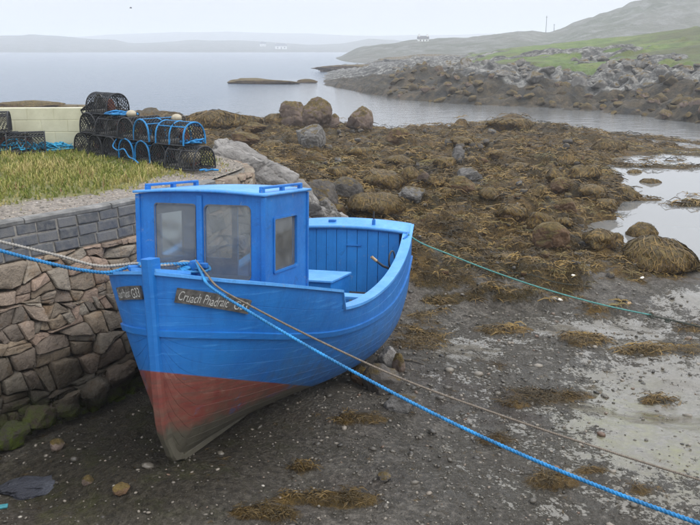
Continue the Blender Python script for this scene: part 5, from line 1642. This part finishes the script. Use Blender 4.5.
ge_ = ray(651, 315, 12.0); so_ = bw_(1.13, 5.62, 1.70)
mooring([st, so_] + [so_.lerp(ge_, t) - Vector((0, 0, .5 * t * (1 - t))) for t in (.15, .3, .45, .6, .75, .9)] + [ge_], .011, M_ROPEGN, 'green mooring rope from the stern to the right', 90, 700, 9)
mooring([ray(649, 314.5, 12.0), ray(655, 316.5, 12.0), ray(675, 321, 12.0), ray(705, 328, 12.0), ray(760, 341, 12.0), ray(830, 357, 11.9)], .013, M_ROPEGD, 'dark weedy tail knotted to the green stern rope', 90, 300, 9)
kn = ray(651, 315, 12.0)
heap('rope_knot', kn - Vector((0, 0, .05)), .05, .045, .08, 26, .013, M_ROPEGD, 'dark knot joining the green stern rope and its weedy tail', 311)
heap('rope_knot', ray(668, 319.5, 12.0) - Vector((0, 0, .04)), .05, .03, .05, 14, .012, M_ROPEGD, 'second smaller knot of weed on the dark rope tail', 312)
# slack line on the mud
g = [on_ground(px, py) + Vector((0, 0, .03)) for px, py in [(452, 262), (475, 268), (500, 273), (530, 280), (556, 284), (590, 288)]]
mooring(g, .008, M_ROPEGD, 'slack dark line lying on the weed below the stern rope', 90, 400, 8)
# lines ashore to the left
mooring([bw_(.22, .06, 2.0), bw_(-.20, -.20, 1.98), bw_(-.36, -.02, 1.975), ray(100, 266, 7.25), ray(60, 256, 7.2), ray(0, 241.5, 7.1), ray(-90, 220, 7.0), ray(-150, 206, 6.95)], .0125, M_ROPEG, 'grey mooring line from the bow to the quay on the left', 80, 700, 9)
mooring([bw_(.20, .02, 2.0), bw_(-.22, -.18, 1.985), bw_(-.38, .0, 1.965), ray(108, 272.5, 7.2), ray(85, 270.5, 7.15), ray(40, 261, 7.05), ray(0, 250.5, 6.95), ray(-90, 222, 6.8), ray(-160, 196, 6.7)], .0145, M_ROPEB, 'bright blue mooring rope sagging from the bow to the left quay', 75, 900, 12)
# turns of rope on the bitt
heap('rope_coil', bw_(.22, .04, 1.93), .15, .12, .05, 40, .012, M_ROPEB, 'blue rope turned round the mooring bitt on the bow', 320)
heap('rope_coil', bw_(.10, .08, 1.95), .12, .10, .04, 20, .010, M_ROPEG, 'grey rope turned round the mooring bitt on the bow', 321)

# small driftwood and shells
p = on_ground(405, 367); tag(tube('driftwood', [p + Vector((-.1, .1, .06)), p + Vector((.1, .05, .07)), p + Vector((.26, .0, .03))], [.012, .018, .01], M_RDARK, None, 6), 'thin dark stick of driftwood by the stern stones', 'driftwood')
M_SHELL = m_plain('shell_white', (.62, .58, .50), .5, .2, 30)
for px, py, lab in [(404, 99 + 200, 'white shell on the mud behind the stern rope'), (573, 280, 'white shell on the weed near the big mound'), (629, 305, 'tan shell beside the knotted rope'), (642, 279, 'tan shell right of the white one near the mound'), (560, 301, 'pale shell on the open mud')]:
    p = on_ground(px, py); bm = bmesh.new(); bmesh.ops.create_icosphere(bm, subdivisions=2, radius=1)
    for v in bm.verts:
        v.co = Vector((v.co.x * .055, v.co.y * .04, max(v.co.z, -.1) * .03 * (1 + .2 * math.sin(8 * math.atan2(v.co.y, v.co.x)))))
    me = bpy.data.meshes.new('shell'); bm.to_mesh(me); bm.free()
    o = link('shell', me, M_SHELL if 'white' in lab or 'pale' in lab else M_WOOD, None, True); o.location = p + Vector((0, 0, .012)); o.rotation_euler = (.1, .15, random.random() * 6)
    tag(o, lab, 'shell', 'shells on the mud')
p = on_ground(3, 509)
o = box('plastic_scrap', p + Vector((0, 0, .015)), (.09, .06, .02), m_plain('teal_plastic', (.05, .22, .25), .4), None, Matrix.Rotation(.3, 3, 'Z'), .008)
tag(o, 'small teal plastic scrap at the bottom left corner', 'litter')

# ------------------------------------------------------------------ shingle and wrack
vis = np.abs(TA.ravel()) < math.radians(33)
rr_ = TR.ravel()
in_boat = np.zeros(len(TH), bool)
cand = np.where(vis & (rr_ < 17) & (rr_ > 4) & (TW < .55) & (TH > WATER - .05))[0]
pk = rng.choice(cand, 44000, replace=True)
pos = np.c_[TX.ravel()[pk], TY.ravel()[pk], TH[pk]]
cell = rr_[pk] * .0035
pos[:, :2] += rng.normal(size=(len(pk), 2)) * cell[:, None] * 1.5
wetk = TWET[pk]
size = (.003 + .020 * rng.random(len(pk)) ** 4 + (rng.random(len(pk)) < .018) * rng.uniform(.008, .045, len(pk))) * np.clip(rr_[pk] / 7.5, .8, 2)
keep = rng.random(len(pk)) < np.clip(1.15 - wetk, .15, 1) * (1 - .65 * TSHD[pk])
me = scatter_mesh('shingle', ICO, ICOF, pos[keep] + np.c_[np.zeros((keep.sum(), 2)), size[keep] * .14], stone_mats(keep.sum(), size[keep], .6), rng.random(keep.sum()))
tag(link('shingle', me, M_PEB), 'small pebbles and broken shell scattered over the mud', 'shingle', kind='stuff')

# wrack: ribbons lying in tufts
def tuft(seed, nrib=7):
    r = np.random.default_rng(seed); V, F, b = [], [], 0
    for k in range(nrib):
        a = k / nrib * 6.283 + r.uniform(-.3, .3); L = r.uniform(.6, 1.15); d = np.array([math.cos(a), math.sin(a), 0]); s = np.array([-d[1], d[0], 0])
        bend = r.uniform(-.5, .5); hgt = r.uniform(.10, .34)
        for t, w in ((.02, .6), (.5, 1), (1.0, .3)):
            dd = d * math.cos(bend * t) + s * math.sin(bend * t); q = dd * L * t
            z = hgt * math.sin(min(1, t * 1.15 + .15) * math.pi) ** .8 * (1 if t < .95 else .2)
            tw = r.uniform(-.03, .03)
            wd = .028 * w
            V += [q + s * wd + np.array([0, 0, z + tw]), q - s * wd + np.array([0, 0, z - tw])]
        for i in range(2):
            o_ = b + 2 * i; F += [(o_, o_ + 1, o_ + 3), (o_, o_ + 3, o_ + 2)]
        b += 6
    return np.array(V), np.array(F)
cand = np.where(vis & (rr_ < 62) & (rr_ > 4) & (TW > .42) & (TH > WATER + .0))[0]
pr = np.clip((TW[cand] - .38) * 2.2, 0, 1); pr = pr / pr.sum()
pk = rng.choice(cand, 25000, replace=True, p=pr)
pos = np.c_[TX.ravel()[pk], TY.ravel()[pk], TH[pk]]
cell = rr_[pk] * .004
jit = rng.normal(size=(len(pk), 2)) * cell[:, None]
pos[:, :2] += jit
size = (.06 + .09 * rng.random(len(pk))) * np.clip(rr_[pk] / 9, .75, 3.4)
an = rng.random(len(pk)) * 6.283; c, s_ = np.cos(an), np.sin(an)
MT = np.zeros((len(pk), 3, 3)); MT[:, 0, 0] = c * size; MT[:, 0, 1] = -s_ * size; MT[:, 1, 0] = s_ * size; MT[:, 1, 1] = c * size; MT[:, 2, 2] = size * rng.uniform(.6, 1.5, len(pk))
tone = np.clip(.45 + fbm(pos[:, 0] * .5, pos[:, 1] * .5, 4, 201) * .7 + rng.normal(0, .24, len(pk)), 0, 1) * np.clip(.55 + (rr_[pk] - 11) * .08, .55, 1)
cs = np.where(vis & (rr_ < 16) & (rr_ > 4) & (TW < .6) & (TH > WATER))[0]
pks = rng.choice(cs, 7500, replace=True)
ps = np.c_[TX.ravel()[pks], TY.ravel()[pks], TH[pks] - .002]; ps[:, :2] += rng.normal(size=(len(pks), 2)) * .03
cl_ = fbm(ps[:, 0] * 1.3, ps[:, 1] * 1.3, 4, 211); kp = rng.random(len(pks)) < np.clip(.45 + cl_ * 1.1, .05, 1); ps = ps[kp]; n = len(ps)
zs = (.018 + .05 * rng.random(n) ** 2.2) * np.clip(rr_[pks][kp] / 8, .8, 1.6); an = rng.random(n) * 6.283; c, s_ = np.cos(an), np.sin(an)
MS = np.zeros((n, 3, 3)); ax = rng.uniform(.5, 1.4, n); MS[:, 0, 0] = c * zs * ax; MS[:, 0, 1] = -s_ * zs; MS[:, 1, 0] = s_ * zs * ax; MS[:, 1, 1] = c * zs; MS[:, 2, 2] = zs * rng.uniform(.3, .8, n)
pos = np.concatenate([pos, ps]); MT = np.concatenate([MT, MS]); tone = np.concatenate([tone, np.clip(rng.normal(.16, .16, n), 0, 1)])
var = rng.integers(0, 3, len(pos))
parts = []
Vs, Qs, Rs, off = [], [], [], 0
for k in range(3):
    tv_, tf_ = tuft(400 + k); m = var == k; n = m.sum(); kk = len(tv_)
    V = np.einsum('nij,kj->nki', MT[m], tv_) + pos[m][:, None, :]
    Vs.append(V.reshape(-1, 3)); Qs.append((tf_[None] + (np.arange(n) * kk)[:, None, None]).reshape(-1, 3) + off); Rs.append(np.repeat(tone[m], kk)); off += n * kk
me = npmesh('seaweed', np.concatenate(Vs), np.concatenate(Qs), {'rnd': np.concatenate(Rs)})
tag(link('seaweed', me, M_WEED), 'brown bladder wrack lying over the flats and mud', 'seaweed', kind='stuff')

# ------------------------------------------------------------------ haze
hz = box('haze', (0, 1450, 24), (6400, 3400, 60), None)
hz['kind'] = 'stuff'; hz['label'] = 'pale sea haze over the bay'; hz['category'] = 'haze'
hm = bpy.data.materials.new('haze_air'); hm.use_nodes = True
nt_ = hm.node_tree; nt_.nodes.clear()
ho = nt_.nodes.new('ShaderNodeOutputMaterial'); pv = nt_.nodes.new('ShaderNodeVolumePrincipled')
pv.inputs['Color'].default_value = (.93, .96, 1.0, 1); pv.inputs['Density'].default_value = .0008; pv.inputs['Anisotropy'].default_value = .2
nt_.links.new(pv.outputs[0], ho.inputs['Volume'])
hz.data.materials.clear(); hz.data.materials.append(hm)
